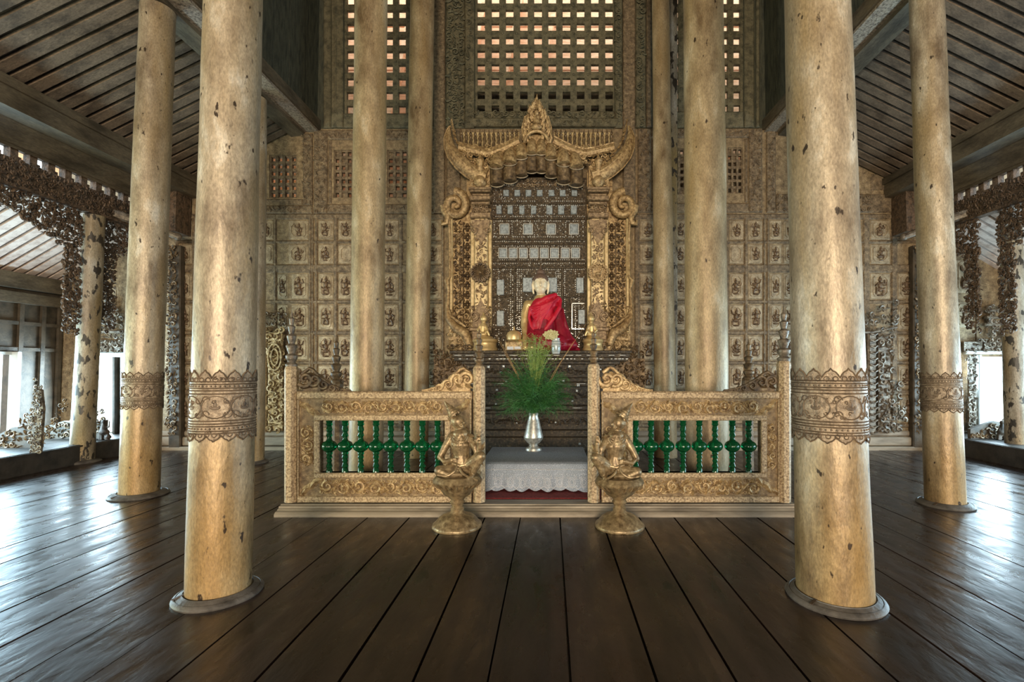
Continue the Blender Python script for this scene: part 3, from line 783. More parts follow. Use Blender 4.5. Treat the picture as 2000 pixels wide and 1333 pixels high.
# plastered patch on the slim left column, flat board beside the slim right column
mb = MB(8.02); mb.bbox((1322, -60, 52), (1337, 756, 66), 2)
tag(mb.build('pilaster_board', 'column_worn'), 'flat upright board against the right side of the slim column right of the shrine', 'board')


# ================================================================ BALUSTRADES
YB = 5.05
def px_z(v, Y): return P(1075, v, Y).z
def oct_post(mb, u, vt, vb, r, w=0):
    mb.lathe([(r, vb), (r, vt+6), (r*.82, vt), (0, vt-1)], (u, 0, w), 8, 'v', pi/8)
def finial(mb, u, vt, vb, r, w=0):
    """turned and ringed pinnacle"""
    H = vb-vt; pr = []
    for a, b in ((0, .9), (.05, 1.0), (.09, .62), (.16, .95), (.20, 1.0), (.24, .55), (.32, .78), (.37, .95), (.41, .5), (.50, .72), (.54, .8), (.58, .4), (.66, .55), (.70, .62), (.73, .3), (.80, .42), (.84, .46), (.87, .2), (1, .04)):
        pr.append((r*b, vb-a*H))
    q = []
    for i in range(len(pr)-1):
        for k in range(3):
            t = (1-cos(pi*k/3))/2; q.append((pr[i][0]+(pr[i+1][0]-pr[i][0])*t, pr[i][1]+(pr[i+1][1]-pr[i][1])*k/3))
    mb.lathe(q+[pr[-1]], (u, 0, w), 20, 'v')
def baluster(mb, u, v0, v1, w=0):
    H = v1-v0; pr = []
    sh = [(0,.50),(.03,.62),(.06,.50),(.09,.64),(.12,.42),(.16,.52),(.20,.60),(.23,.42),(.27,.50),(.30,.60),(.33,.40),(.37,.46),(.40,.62),(.415,.98),(.44,1.24),(.47,1.38),(.50,1.43),(.53,1.38),(.56,1.24),(.585,.95),(.61,.55),(.64,.62),(.67,.42),(.71,.56),(.74,.38),(.78,.52),(.81,.36),(.85,.5),(.88,.6),(.91,.42),(.95,.58),(1,.62)]
    for a, b in sh: pr.append((10.4*b, v0+a*H))
    mb.lathe(pr, (u, 0, w), 18, 'v')

def scroll_band(mb, u0, u1, v0, v1, w, R, vert=False):
    """a running vine: s-scrolls with leaves, a rosette now and then"""
    L = (v1-v0) if vert else (u1-u0); Hh = (u1-u0) if vert else (v1-v0)
    n = max(2, round(L/(Hh*.95))); st = L/n; mid = (u0+u1)/2 if vert else (v0+v1)/2
    def T(a, b): return (mid+b, v0+a) if vert else (u0+a, mid+b)
    pts = []
    for i in range(n*8+1):
        a = L*i/(n*8); p = T(a, Hh*.36*sin(i/8*pi)); pts.append((p[0], p[1], w))
    mb.tube(pts, Hh*.075, 5)
    for i in range(n):
        c = T(st*(i+.5), Hh*(-.06 if i % 2 == 0 else .06))
        if i % 5 == 1:
            mb.tube([(c[0]+Hh*.33*cos(k*pi/6), c[1]+Hh*.33*sin(k*pi/6), w-1) for k in range(12)], Hh*.055, 5, True)
            mb.ell((c[0], c[1]+Hh*.08, w), (Hh*.15, Hh*.13, Hh*.14), 8, 6); mb.ell((c[0], c[1]-Hh*.10, w-1), (Hh*.09, Hh*.11, Hh*.09), 8, 6)
            for sg in (-1, 1): mb.leaf((c[0]+sg*Hh*.2, c[1]+Hh*.1), Hh*.28, Hh*.13, R.uniform(0, 6), w, Hh*.1)
        else:
            mb.spiral(c, Hh*.33, R.uniform(0, 6.3), 1.25, Hh*.088, w-1, 1 if i % 2 else -1, 5, 16)
            mb.ell((c[0], c[1], w-1), (Hh*.07, Hh*.07, Hh*.08), 6, 5)
        for k in range(7):
            a = R.uniform(0, 6.3); q = Hh*R.uniform(.34, .46)
            uu, vv = c[0]+q*cos(a), c[1]+q*sin(a)
            if u0+2 < uu < u1-2 and v0+2 < vv < v1-2: mb.leaf((uu, vv), Hh*R.uniform(.24, .36), Hh*.19, a+R.uniform(.6, 1.6), w, Hh*.17)
    mb.fill(lambda u, v: True, (u0+2, v0+2, u1-2, v1-2), Hh*.26, w+.3, R, fat=.2, spir=.45)

def crest(mb, u_hi, u_lo, v_hi, v_base, w, R):
    """scrolled crest climbing towards a post"""
    d = 1 if u_hi > u_lo else -1; L = abs(u_hi-u_lo); H = v_base-v_hi
    def top(t): return v_base-H*(min(1, t/.82)**1.9)*.95*(1-.25*max(0, t-.85)/.15)-3          # t: 0 at the low end, 1 by the post
    n = 12; poly = [(u_lo, v_base)]
    for i in range(n+1): t = i/n; poly.append((u_lo+d*L*t*.97, v_base-(v_base-top(t))*.8))
    poly.append((u_hi, v_base))
    mb.prism(poly, w+2, w+8)
    for t, q in ((.93, .30), (.74, .26), (.55, .20), (.38, .15), (.22, .10)):
        c = (u_lo+d*L*t, v_base-(v_base-top(t))*.6); r = H*q*1.12
        mb.spiral(c, r, R.uniform(2, 4), 1.3, r*.30, w+1, d, 6, 18); mb.leaf((c[0]-d*r*.9, c[1]-r*.5), r*1.3, r*.6, -d*.6, w+2, r*.3)
        mb.leaf((c[0]+d*r*.2, c[1]+r*.9), r*1.2, r*.5, d*.4, w+1, r*.3)
    pts = [(u_lo+d*L*t/14, top(t/14), w+2) for t in range(15)]
    mb.tube(pts, [1.6+2.2*i/14 for i in range(15)], 6)

def balustrade(side, label, p0, p1, o0, o1, hi_post, lo_post, bal_u, R):
    """p: panel outer u, o: opening u; both posts"""
    vt, vb, ot, ob = 768, 982, 822, 924
    o = P((p0+p1)/2, 990, YB); th = thing('balustrade', (o.x, YB, 0), label, 'balustrade')
    Bm = lambda: MB(YB)
    # frame
    mb = Bm(); rl = Bm()
    mb.box((p0, vt+1, 2), (p1, ot, 14)); mb.box((p0, ob, 2), (p1, vb, 14)); mb.box((p0, ot, 2), (o0, ob, 14)); mb.box((o1, ot, 2), (p1, ob, 14))
    fr = mb.build('frame', 'carve_ground', th)
    mb = Bm()
    mb.bbox((p0-1, vt-3, -3), (p1+1, vt+12, 14), 2.5); mb.bbox((p0, ot-11, -2), (p1-0, ot, 14), 1.5) if False else None
    for (a, b, c, d) in ((o0-11, ot-11, o1+11, ot), (o0-11, ob, o1+11, ob+10), (o0-11, ot, o0, ob), (o1, ot, o1+11, ob), (p0, vt+13, p0+3, vb-12), (p1-3, vt+13, p1, vb-12), (p0, vb-12, p1, vb)):
        mb.bbox((a, b, -2.5), (c, d, 14), 1.4)
    mb.build('rail', 'rail', th)
    mb = Bm(); c0, c1 = o0-11, o1+11
    scroll_band(mb, c0+14, c1-14, vt+14, ot-12, 2, R); scroll_band(mb, c0+10, c1-10, ob+12, vb-14, 2, R)
    scroll_band(mb, p0+4, c0-1, ot+10, ob-14, 2, R, True)
    if side > 0 or p1-o1 > 45: scroll_band(mb, c1+1, p1-4, ot+6, ob-6, 2, R, True)
    for (cu, cv, dx, dy) in ((p0, vt+13, 1, 1), (p1, vt+13, -1, 1), (p0, vb-12, 1, -1), (p1, vb-12, -1, -1)):     # leaf at each mitred corner
        for k in range(4):
            mb.leaf((cu+dx*(14+k*8), cv+dy*(12+k*6)), 34-k*3, 13, atan2(dy*.75, dx)+(.35 if k % 2 else -.3), 2, 4)
        mb.tube([(cu+dx*2, cv+dy*2, 1.5), (cu+dx*36, cv+dy*30, 1.5)], 1.2, 4)
    mb.build('carved_scrolls', 'carve', fr, True)
    for u in bal_u:
        mb = Bm(); baluster(mb, u, ot-1, ob+1, 7); mb.build('baluster', 'glass', th, True)
    mb = Bm(); pf = Bm()
    for (u, pt, r, fv, fr_) in (hi_post, lo_post):
        mb = Bm(); oct_post(mb, u, pt, vb, r, 7); po = mb.build('post', 'rail', th)
        mb = Bm(); finial(mb, u, fv, pt+2, fr_, 7); mb.build('finial', 'carve_grey' if fv < 610 else 'carve_dark', po, True)
    return th
R = random.Random(40)
bl = balustrade(-1, 'carved balustrade with green glass balusters, left of the altar table', 581, 921, 625, 869, (566, 716, 13, 604, 11), (935, 716, 12.5, 640, 9.5),
                (640, 671, 702, 732, 761, 793, 823, 853), R)
for a, b, c, d in ((588, 682, 720, 766), ):
    mb = MB(YB); crest(mb, a, b, c, d, 4, R); mb.build('crest_carving', 'carve_dark', bl, True)
mb = MB(YB); crest(mb, 918, 822, 720, 766, 4, R); mb.build('crest_carving', 'carve', bl, True)
br = balustrade(1, 'carved balustrade with green glass balusters, right of the altar table', 1175, 1522, 1236, 1486, (1160, 712, 12.5, 640, 9.5), (1534, 704, 13, 596, 12.5),
                (1243, 1273, 1304, 1336, 1368, 1399, 1433, 1465), R)
mb = MB(YB); crest(mb, 1178, 1276, 718, 766, 4, R); mb.build('crest_carving', 'carve', br, True)
mb = MB(YB); crest(mb, 1516, 1416, 728, 766, 4, R); mb.build('crest_carving', 'carve_dark', br, True)
# rear corner posts of the enclosure
for lab, u, vf, vt in (('turned rear corner post of the enclosure, left, behind the balustrade crest', 657, 655, 744), ('turned rear corner post of the enclosure, right, behind the balustrade crest', 1462, 662, 738)):
    Yp = 6.6; b = P(u, 935, Yp); th = thing('corner_post', (b.x, b.y, 0), lab, 'post')
    mb = MB(); mb.lathe([(.075, 0), (.075, px_z(vt+6, Yp)), (.05, px_z(vt, Yp))], (b.x, b.y, 0), 8); mb.build('post', 'carve_dark', th)
    mb = MB(Yp); finial(mb, u, vf, vt+4, 10.5); mb.build('finial', 'carve_dark', th, True)
    mb = MB(Yp); mb.fill(lambda a, c: (a-u)**2/20**2+(c-vt-12)**2/22**2 < 1, (u-22, vt-12, u+22, vt+30), 11, 0, R); mb.build('leaf_carving', 'carve_dark', th, True)
# moulded plinth under both balustrades
o = P(1050, 1000, 4.95); th = thing('balustrade_plinth', (o.x, 5.0, 0), 'long low moulded wooden sill running under both balustrades', 'sill')
mb = MB(); a, b = P(551, 1000, YB).x, P(1552, 1000, YB).x
prof = [(4.90, 0.0), (4.90, .028), (4.92, .045), (4.955, .052), (4.965, .062), (4.985, .070), (4.985, .085), (5.02, .090), (5.02, .098), (5.20, .098), (5.20, 0)]
mb.prism(prof, a, b, 'yz'); mb.build('sill', 'plinth', th)
mb = MB(); mb.box((a+.45, 4.915, .012), (b-.45, 4.90-.004, .02)); mb.build('bead', 'plinth', th)
# red carpet under the table, inside the enclosure
mb = MB(); mb.box((-1.1, 5.25, 0.004), (.75, 7.0, 0.10)); tag(mb.build('carpet', 'carpet'), 'dark red carpet covering the low dais under the lace-covered table', 'carpet')

# ================================================================ TABLE, CLOTH, VASE
YT0, YT1, ZT = 5.52, 6.68, .415
tx0, tx1 = -.80, .45
th = thing('altar_table', ((tx0+tx1)/2, 6.1, .1), 'low offering table hidden under the white lace cloth between the balustrades', 'table')
mb = MB(); mb.box((tx0+.02, YT0+.02, ZT-.05), (tx1-.02, YT1-.02, ZT-.008)); mb.build('tabletop', 'dark', th)
for a in (tx0+.05, tx1-.11):
    for b in (YT0+.05, YT1-.11):
        mb = MB(); mb.box((a, b, .1), (a+.06, b+.06, ZT-.05)); mb.build('leg', 'dark', th)
mb = MB(); NX, R = 90, random.Random(12)
prof = [(YT1, ZT)]+[(YT1-(YT1-YT0)*i/8, ZT+.001) for i in range(1, 8)]+[(YT0, ZT), (YT0-.012, ZT-.012), (YT0-.02, ZT-.06), (YT0-.025, ZT-.12), (YT0-.03, ZT-.18), (YT0-.032, ZT-.24), (YT0-.034, .125)]
vs = []; fs = []
for j, (y, z) in enumerate(prof):
    for i in range(NX+1):
        t = i/NX; x = tx0+(tx1-tx0)*t; dr = max(0, ZT-z)
        yy = y-dr*.10*(sin(t*23)+.5*sin(t*51+1)); zz = z
        if j == len(prof)-1: zz = .135-.022*abs(sin(t*pi*9))-.03*(t > .9)*(t-.9)*10
        vs.append((x, yy, zz))
m = NX+1
for j in range(len(prof)-1):
    for i in range(NX): fs.append((j*m+i, j*m+i+1, (j+1)*m+i+1, (j+1)*m+i))
mb.add(vs, fs)
for sgn, xx in ((-1, tx0), (1, tx1)):            # side drops
    vs = [(xx, YT1-(YT1-YT0)*i/12, z) for z in (ZT, ZT-.15, .14) for i in range(13)]
    vs = [(x_+sgn*(ZT-z_)*.08*(1+.6*sin(k*1.7)), y_, z_) for k, (x_, y_, z_) in enumerate(vs)]
    mb.add(vs, [(j*13+i, j*13+i+1, (j+1)*13+i+1, (j+1)*13+i) for j in range(2) for i in range(12)])
cl = mb.build('lace_tablecloth', 'lace', None, 'all')
tag(cl, 'white lace tablecloth with a scalloped hem draped over the low altar table', 'tablecloth')
mb = MB(fn=lambda u, v, w_: (u, YT0-.036+w_-(ZT-v)*.10*(sin((u-tx0)/(tx1-tx0)*23)+.5*sin((u-tx0)/(tx1-tx0)*51+1)), v))
for k in range(9):
    c = tx0+(tx1-tx0)*(k+.5)/9
    for r0, r1 in ((.038, .050), (.022, .030)):
        mb.tube([(c+r0*cos(a*pi/8), .215+r1*sin(a*pi/8), 0) for a in range(16)], .0022, 4, True)
    mb.tube([(c-.07, .145, 0), (c-.04, .17, 0), (c, .15, 0), (c+.04, .17, 0), (c+.07, .145, 0)], .003, 4)
    for sg in (-1, 1): mb.spiral((c+sg*.045, .265), .018, 1, 1.2, .002, 0, sg, 4, 10)
    for q in range(5): mb.ell((c+(q-2)*.026, .30, 0), (.004, .004, .002), 5, 4)
mb.tube([(tx0+(tx1-tx0)*i/60, ZT-.055-.006*abs(sin(i*.9)), 0) for i in range(61)], .0025, 4)
for k in range(9):
    c = tx0+(tx1-tx0)*(k+.5)/9
mb.build('lace_embroidery', 'lace_line', cl, True)

YV = 6.35; vb_ = P(1042, 878, YV); vb_.z = ZT+.002
th = thing('silver_vase', (vb_.x, YV, ZT+.002), 'tall beaten silver vase standing on the lace tablecloth', 'vase')
mb = MB(); s_ = YV/F
mb.lathe([(14*s_, 0), (16*s_, 2*s_), (15*s_, 6*s_), (8*s_, 10*s_), (8*s_, 13*s_), (13*s_, 17*s_), (18.5*s_, 24*s_), (18.5*s_, 30*s_), (16.5*s_, 38*s_), (12*s_, 58*s_), (9*s_, 68*s_), (10.5*s_, 74*s_), (8.5*s_, 74*s_), (7.5*s_, 66*s_)], vb_, 28)
mb.build('vase_body', 'silver', th, True, origin=tuple(vb_))
mb = MB(); mb.lathe([(18.9*s_, 26*s_), (19.2*s_, 27*s_), (18.9*s_, 28.5*s_)], vb_, 28); mb.lathe([(8.6*s_, 10.5*s_), (9.4*s_, 11.5*s_), (8.6*s_, 12.5*s_)], vb_, 24); mb.build('raised_ring', 'silver', th, True)
# feathery greenery
zt = ZT+73*s_
th = thing('greenery_bouquet', (vb_.x, YV, zt), 'bushy bouquet of feathery green fronds in the silver vase', 'plant')
R = random.Random(9)
def fronds(name, n, m, target, leaflen, lw, per=12):
    mb = MB()
    for i in range(n):
        tx, ty, tz = target(R)
        a = Vector((vb_.x+R.uniform(-.03, .03), YV+R.uniform(-.03, .03), zt-.02)); e = Vector((vb_.x+tx, YV+ty, zt+tz))
        c = Vector((vb_.x+tx*.35, YV+ty*.35, zt+max(tz, .2)*.75+.08))
        pts = []
        for k in range(per+1):
            t = k/per; pts.append(a*(1-t)**2+c*2*t*(1-t)+e*t*t)
        mb.tube(pts[::2]+([pts[-1]] if per % 2 else []), [.003*(1-.6*q/len(pts[::2])) for q in range(len(pts[::2])+(per % 2))], 3)
        for k in range(2, per+1):
            p = pts[k]; d = (pts[k]-pts[k-1]).normalized()
            for q in range(3):
                v = Vector((R.gauss(0, 1), R.gauss(0, 1), R.gauss(.1, .8))); v = (v-d*v.dot(d)*.4).normalized(); v = (v+d*.8).normalized()
                l = leaflen*R.uniform(.6, 1.3); sd = v.cross(Vector((R.gauss(0,1), R.gauss(0,1), R.gauss(0,1)))).normalized()*lw
                q0 = p; q1 = p+v*l*.5+Vector((0,0,-.004)); q2 = p+v*l+Vector((0,0,-.02))
                mb.add([q0-sd*.4, q0+sd*.4, q1+sd, q1-sd, q2], [(0,1,2,3), (3,2,4)])
    return mb.build(name, m, th)
def t1(R):
    a = R.uniform(0, 6.3); r = .52*R.random()**.55
    return (r*cos(a)-.01, r*sin(a)*.7, R.uniform(-.02, .50)*(1.1-r*.6)+(.25*(1-r) if R.random() < .5 else 0))
f = fronds('foliage', 420, 'leaf', t1, .085, .0024, 11); f['kind'] = 'stuff'
def t2(R):
    return (.05+R.gauss(0, .12), R.gauss(0, .1), R.uniform(.72, 1.02))
f = fronds('tall_foliage', 70, 'leaf_pale', t2, .07, .0024, 12); f['kind'] = 'stuff'; f['label'] = 'yellow-green upper fronds'
mb = MB()
for (u, v) in ((1145, 632), (1120, 668), (978, 668), (985, 690), (968, 655)):
    e = P(u, v, YV); mb.tube([(vb_.x, YV, zt), (vb_.x*.5+e.x*.5, YV, (zt+e.z)/2+.06), tuple(e)], [.003, .003, .0015], 4)
mb.build('dry_stem', 'stem', th)

# ================================================================ KNEELING GUARDIANS
def guardian(label, mir, u0, dv):
    """mir = 1: the left one, facing right; coordinates are those of the left figure"""
    Y = 4.62
    T = lambda u: u0+mir*(u-903)
    o = P(T(895), 1016, Y); th = thing('guardian_statue', (o.x, Y, 0), label, 'statue')
    mb = MB(Y)
    def t(pts, r, n=12):
        rs = [q*(1.22 if q > 3.6 else 1.1) for q in r] if isinstance(r, list) else [r*1.1]*len(pts)
        mb.tube([(T(u), v+dv, w_) for u, v, w_ in pts], rs, n)
        for (u, v, w_), q in zip(pts, rs): mb.ell((T(u), v+dv, w_), (q, q, q), 12, 8)
    t_old = lambda pts, r, n=10: mb.tube([(T(u), v+dv, w_) for u, v, w_ in pts], [q*(1.22 if q > 3.6 else 1.1) for q in r] if isinstance(r, list) else r*1.1, n)
    e = lambda c, r, rot=0: mb.ell((T(c[0]), c[1]+dv, c[2]), r, 16, 10, rot*mir)
    e((897, 824, -2), (12.5, 13.5, 12.5), -.25)                      # head, turned up to the shrine
    t([(906, 831, -8), (907, 834, -9)], [3.4, 2.8]); t([(907, 819, -8), (911, 825, -13), (908, 828, -11)], [1.6, 2.6, 1.8])   # chin, nose
    t([(904, 832, -12), (908, 832, -11)], 1.5); t([(887, 816, -6), (885, 828, -6)], [2.6, 1.8])            # lips, ear
    t([(899, 834, 0), (901, 845, 0), (902, 855, 1)], [6.5, 6.5, 9])
    t([(902, 852, 2), (902, 868, 1), (904, 888, 1), (905, 905, 2)], [14, 17, 13.5, 16], 14)
    e((893, 866, -4), (9, 8, 13)); e((913, 868, -4), (9, 8, 13))
    t([(886, 853, 2), (918, 857, 2)], [8, 8])
    t([(884, 854, 1), (873, 872, -2), (863, 892, -6), (873, 900, -12), (888, 896, -15)], [7, 6.2, 5, 4.2, 3.8])   # arm down to the lap
    t([(919, 858, 0), (931, 872, -8), (938, 888, -12), (941, 872, -16), (941, 861, -18)], [7, 6, 4.8, 4, 3.8])    # arm raised
    for k in range(4): t([(939+k*1.6-2, 862, -18), (939+k*2.4-3, 852, -19), (941+k*1.6-3, 847, -21)], [1.5, 1.3, .9], 6)
    t([(937, 864, -18), (933, 858, -21), (934, 854, -22)], [1.6, 1.4, 1], 6)
    for k in range(4): t([(886, 893+k*2.2, -15), (895, 893+k*2.4, -17), (899, 896+k*2.0, -16)], [1.5, 1.3, .9], 6)
    e((905, 912, 2), (23, 14, 16))
    t([(914, 912, 0), (932, 898, -12), (943, 889, -16)], [12, 10, 8.5]); t([(943, 889, -16), (934, 906, -14), (927, 924, -12)], [8.5, 7, 4.5])
    t([(924, 926, -10), (926, 928, -20), (922, 929, -26)], [4.5, 4, 2.8])
    t([(898, 914, 0), (878, 917, -12), (864, 916, -17)], [12, 10, 8]); t([(864, 917, -17), (882, 923, -20), (904, 925, -14)], [8, 7, 4.5])
    bd = blob('body', mb, 'statue', th, .0040, 5)
    mb = MB(Y)                                                  # pointed crown, leaning back
    ax0, ax1 = Vector((T(892), 813+dv, 0)), Vector((T(868), 784+dv, 6))
    mb.tube([tuple(ax0.lerp(ax1, q)) for q in (0, .08, .12, .22, .26, .38, .42, .56, .60, .8, 1)], [14, 14.6, 12.5, 12.6, 10, 9.6, 7.6, 7, 5, 3, .5], 14)
    for k in range(9):
        a = 2*pi*k/9; d = (ax1-ax0).normalized(); n1 = Vector((-d.y, d.x, 0)); n2 = Vector((0, 0, 1)); c = ax0+(n1*cos(a)+n2*sin(a))*13
        mb.tube([tuple(c), tuple(c+d*3.5+(n1*cos(a)+n2*sin(a))*1.2), tuple(c+d*6.5)], [2, 1.6, .4], 5)
    mb.build('crown', 'statue', th, True)
    mb = MB(Y)
    l = lambda c, L_, W_, a, w_: mb.leaf((T(c[0]), c[1]+dv), L_, W_, a if mir > 0 else pi-a, w_, 3)
    for q in range(4): l((878-q*4, 862+q*9, ), 24, 13, 1.9+q*.1, -3+q); l((938+q*2, 862+q*8), 20, 11, 1.3, -2+q)
    l((884, 851), 14, 8, 2.9, -6); l((923, 850), 16, 7, .3, -6); l((876, 906), 16, 7, 2.2, -14); l((948, 870), 18, 8, -1.2, -16); l((946, 900), 20, 8, 1.2, -12)
    mb.build('flame_ornament', 'statue', th, True); mb = MB(Y)
    for k in range(3): mb.tube([(T(902)+mir*(11+k*3)*cos(a), 850+dv+(5+k*5)*max(0, sin(a)), -11-k*2-3*sin(a)) for a in [j*pi/8 for j in range(9)]], 1.1, 5)
    mb.build('necklace', 'statue', th, True); mb = MB(Y)
    mb.tube(smooth_path([(T(898), 905+dv, -16), (T(894), 916+dv, -24), (T(880), 924+dv, -27), (T(862), 922+dv, -26)]), 2.6, 8)
    mb.tube(smooth_path([(T(902), 907+dv, -16), (T(908), 918+dv, -24), (T(921), 927+dv, -24), (T(938), 934+dv, -20)]), 2.4, 8)
    mb.build('sash', 'statue', th, True); mb = MB(Y)
    mb.tube([(T(888), 903+dv, -13), (T(904), 907+dv, -18), (T(920), 904+dv, -13)], 2.4, 6)
    mb.build('belt', 'statue', th, True)
    # lotus stand
    mb = MB(); s = Y/F; z = lambda v: px_z(v+dv, Y)
    zb = 0
    c = (o.x, Y, 0)
    mb.lathe([(47*s, 0), (48*s, .012), (47*s, .030), (43*s, .045), (41*s, .055), (36*s, .085), (28*s, .11), (18*s, .125), (14*s, .14), (12*s, .155)], c, 40)
    ft = mb.build('stand_base', 'statue', th, True)
    mb = MB(); z1 = z(928)
    mb.lathe([(12*s, .15), (13*s, .17), (10*s, .19), (12*s, .215), (15*s, .235), (12*s, .255), (16*s, .28), (26*s, .31), (38*s, z1-.085), (46*s, z1-.06), (47*s, z1-.045), (44*s, z1-.02), (40*s, z1), (0, z1+.002)], c, 40)
    st = mb.build('lotus_stand', 'statue', th, True)
    mb = MB()
    for k in range(22):
        a = 2*pi*k/22
        mb.tube([(c[0]+46*s*cos(a), Y+46*s*sin(a), z1-.052), (c[0]+41*s*cos(a), Y+41*s*sin(a), z1-.085), (c[0]+24*s*cos(a), Y+24*s*sin(a), z1-.14)], [.010, .013, .003], 5)
    mb.build('lotus_petal', 'statue', st, True)['kind'] = 'stuff'
    return th
guardian('kneeling crowned bronze guardian on a lotus stand, left of the altar table, facing right', 1, 901, 0)
guardian('kneeling crowned bronze guardian on a lotus stand, right of the altar table, facing left', -1, 1202, 3)

# ================================================================ THRONE AND SHRINE
YS = 8.05
th = thing('altar_throne', (P(1058, 870, YS).x, YS, 0), 'dark lacquered stepped throne inlaid with small mirrors under the seated statue', 'altar')
tiers = [(883, 1230, 686, 691, -26, 52), (888, 1226, 691, 699, -22, 52), (893, 1222, 699, 706, -30, 52), (905, 1208, 706, 712, -16, 52), (912, 1200, 712, 738, -6, 52), (905, 1208, 738, 746, -16, 52), (895, 1215, 746, 754, -26, 60),
         (918, 1196, 754, 792, 4, 52), (905, 1210, 792, 800, -14, 52), (897, 1218, 800, 806, -26, 52), (906, 1208, 806, 838, -10, 52), (892, 1222, 838, 850, -24, 52), (880, 1236, 850, 905, -34, 52)]
mb = MB(YS)
for a, b, c, d, w0, w1 in tiers: mb.bbox((a, c, w0), (b, d+.5, w1), 1.2)
core = mb.build('stepped_body', 'lacquer', th)
mb = MB(YS); R = random.Random(66)
for a, b, c, d, w0, w1 in tiers:
    if d-c > 20:
        k = a+6
        while k < b-6:
            mb.leaf((k, (c+d)/2+R.uniform(-3, 3)), 13, 6, R.uniform(0, 6), w0-.2, 2.2); mb.spiral((k+5, (c+d)/2+R.uniform(-5, 5)), 5, R.uniform(0, 6), 1, 1, w0-.6, 1, 4, 9); k += 10
mb.build('lacquer_relief', 'lacquer', core, True)['kind'] = 'stuff'
mb = MB(YS)
for (v, a, b, w0, st, r) in ((702, 895, 1220, -31, 7, .9), (695, 892, 1222, -23, 21, .6), (749, 900, 1212, -27, 25, .7), (796, 908, 1206, -15, 30, .7)):
    u = a
    while u < b:
        if R.random() < .75: mb.bbox((u, v-r, w0-.8), (u+st*R.uniform(.4, .8), v+r, w0), .3)
        u += st
mb.build('glass_bead_row', 'mirror_dull', th)['kind'] = 'stuff'
for (u, v, r, w0) in ((955, 717, 3.4, -7), (984, 716, 3.4, -7), (1112, 716, 3.4, -7), (1128, 752, 3.4, -27), (1127, 764, 3, 3), (978, 727, 2.4, -7), (970, 762, 3, 3), (990, 745, 2.5, -17), (1100, 744, 2.5, -17), (1118, 784, 2.6, 3), (968, 790, 2.5, 3), (1130, 862, 3, -35), (1010, 825, 2.4, -11), (1085, 824, 2.4, -11), (936, 724, 2.8, -7), (1172, 722, 2.8, -7)):
    mb = MB(YS); mb.lathe([(r, 0), (r, -1.0), (r*.7, -1.6)], (u, v, w0), 10, 'w') if False else mb.bbox((u-r*.7, v-r*.7, w0-1.2), (u+r*.7, v+r*.7, w0+.5), .8); mb.build('mirror_inlay', 'mirror_dull', th)

YN = 8.78
sh = thing('shrine_niche', (P(1052, 690, YN).x, YN, 1.8), 'tall gilded carved niche with a scalloped hood and mirror mosaic behind the seated statue', 'shrine')
mb = MB(YN); mb.box((958, 345, 6), (1146, 700, 20)); bk = mb.build('mosaic_back', 'mosaic', sh)
# fields and mouldings of the mosaic
mb = MB(YN)
for (a, b, c, d) in ((962,395,1142,398),(962,424,1142,428),(962,465,1142,469),(962,475,1142,478),(962,508,1142,511),(962,520,1142,524),(1003,524,1007,690),(1096,524,1100,690),(962,578,1003,581),(1100,578,1142,581),(962,645,1003,648),(1100,645,1142,648)):
    mb.bbox((a, b, 1), (c, d, 7), .8)
mb.build('mosaic_moulding', 'mosaic', bk)
mb = MB(YN); R = random.Random(77)
def beads(a, b, c, d, st, r):
    L = max(abs(c-a), abs(d-b)); n = int(L/st)
    for i in range(n+1):
        if R.random() < .18: continue
        t = i/max(1, n); q = r*R.uniform(.8, 1.5)
        mb.bbox((a+(c-a)*t-q, b+(d-b)*t-q, 2.5), (a+(c-a)*t+q, b+(d-b)*t+q, 6.5), q*.5)
for v in (360, 392, 400, 422, 431, 462, 471, 480, 507, 514, 526): beads(964, v, 1141, v, 4.2, .75)
for u in (974, 997, 1001, 1010, 1014, 1018, 1086, 1090, 1094, 1103, 1124, 1131): beads(u, 530, u, 682, 4.2, .8)
for u in (965, 1000, 1035, 1070, 1105, 1139): beads(u, 434, u, 460, 4.2, .75)
for _ in range(900):
    u, v = R.uniform(963, 1141), R.uniform(350, 684); q = R.uniform(.5, 1.0); mb.bbox((u-q, v-q, 4.2), (u+q, v+q, 6.5), q*.5)
mb.build('glass_bead_row', 'bead', bk)['kind'] = 'stuff'
def tile(cu, cv, w_, h_, frame=False):
    mb = MB(YN); mb.bbox((cu-w_/2, cv-h_/2, 2.2), (cu+w_/2, cv+h_/2, 7), .8); t_ = mb.build('mirror_tile', 'mirror', bk)
for u in (988, 1010, 1032, 1054, 1077, 1099, 1122): tile(u, 376, 11, 12)
for u in (974, 996, 1019, 1042): tile(u, 409, 10, 16)
for u in (1073, 1096, 1121): tile(u, 409, 12, 17)
for u in (985, 1031, 1076, 1121): tile(u, 447, 16, 18)
for u in (982, 1002, 1022, 1043, 1063, 1083, 1104, 1124): tile(u, 494, 14, 17)
for u, v, a, b in ((977, 561, 14, 30), (1133, 557, 14, 30), (1030, 556, 18, 28), (1078, 556, 20, 28), (977, 622, 14, 30), (1136, 619, 13, 28)): tile(u, v, a, b)
mb = MB(YN)
for (u, v, a, b) in ((985,447,18,20),(1031,447,18,20),(1076,447,18,20),(1121,447,18,20))+tuple((u,494,16,19) for u in (982,1002,1022,1043,1063,1083,1104,1124)):
    mb = MB(YN)
    for k in (-1, 1): mb.box((u+k*a/2-.6, v-b/2, 1.8), (u+k*a/2+.6, v+b/2, 7)); mb.box((u-a/2, v+k*b/2-.6, 1.8), (u+a/2, v+k*b/2+.6, 7))
    mb.build('silvered_border', 'bead', bk)
mb = MB(YN)
for (a, b, c, d) in ((1116.5,592,1141,593.5),(1116.5,592,1118,643),(1116.5,642,1141,643.5)): mb.box((a, b, .5), (c, d, 7))
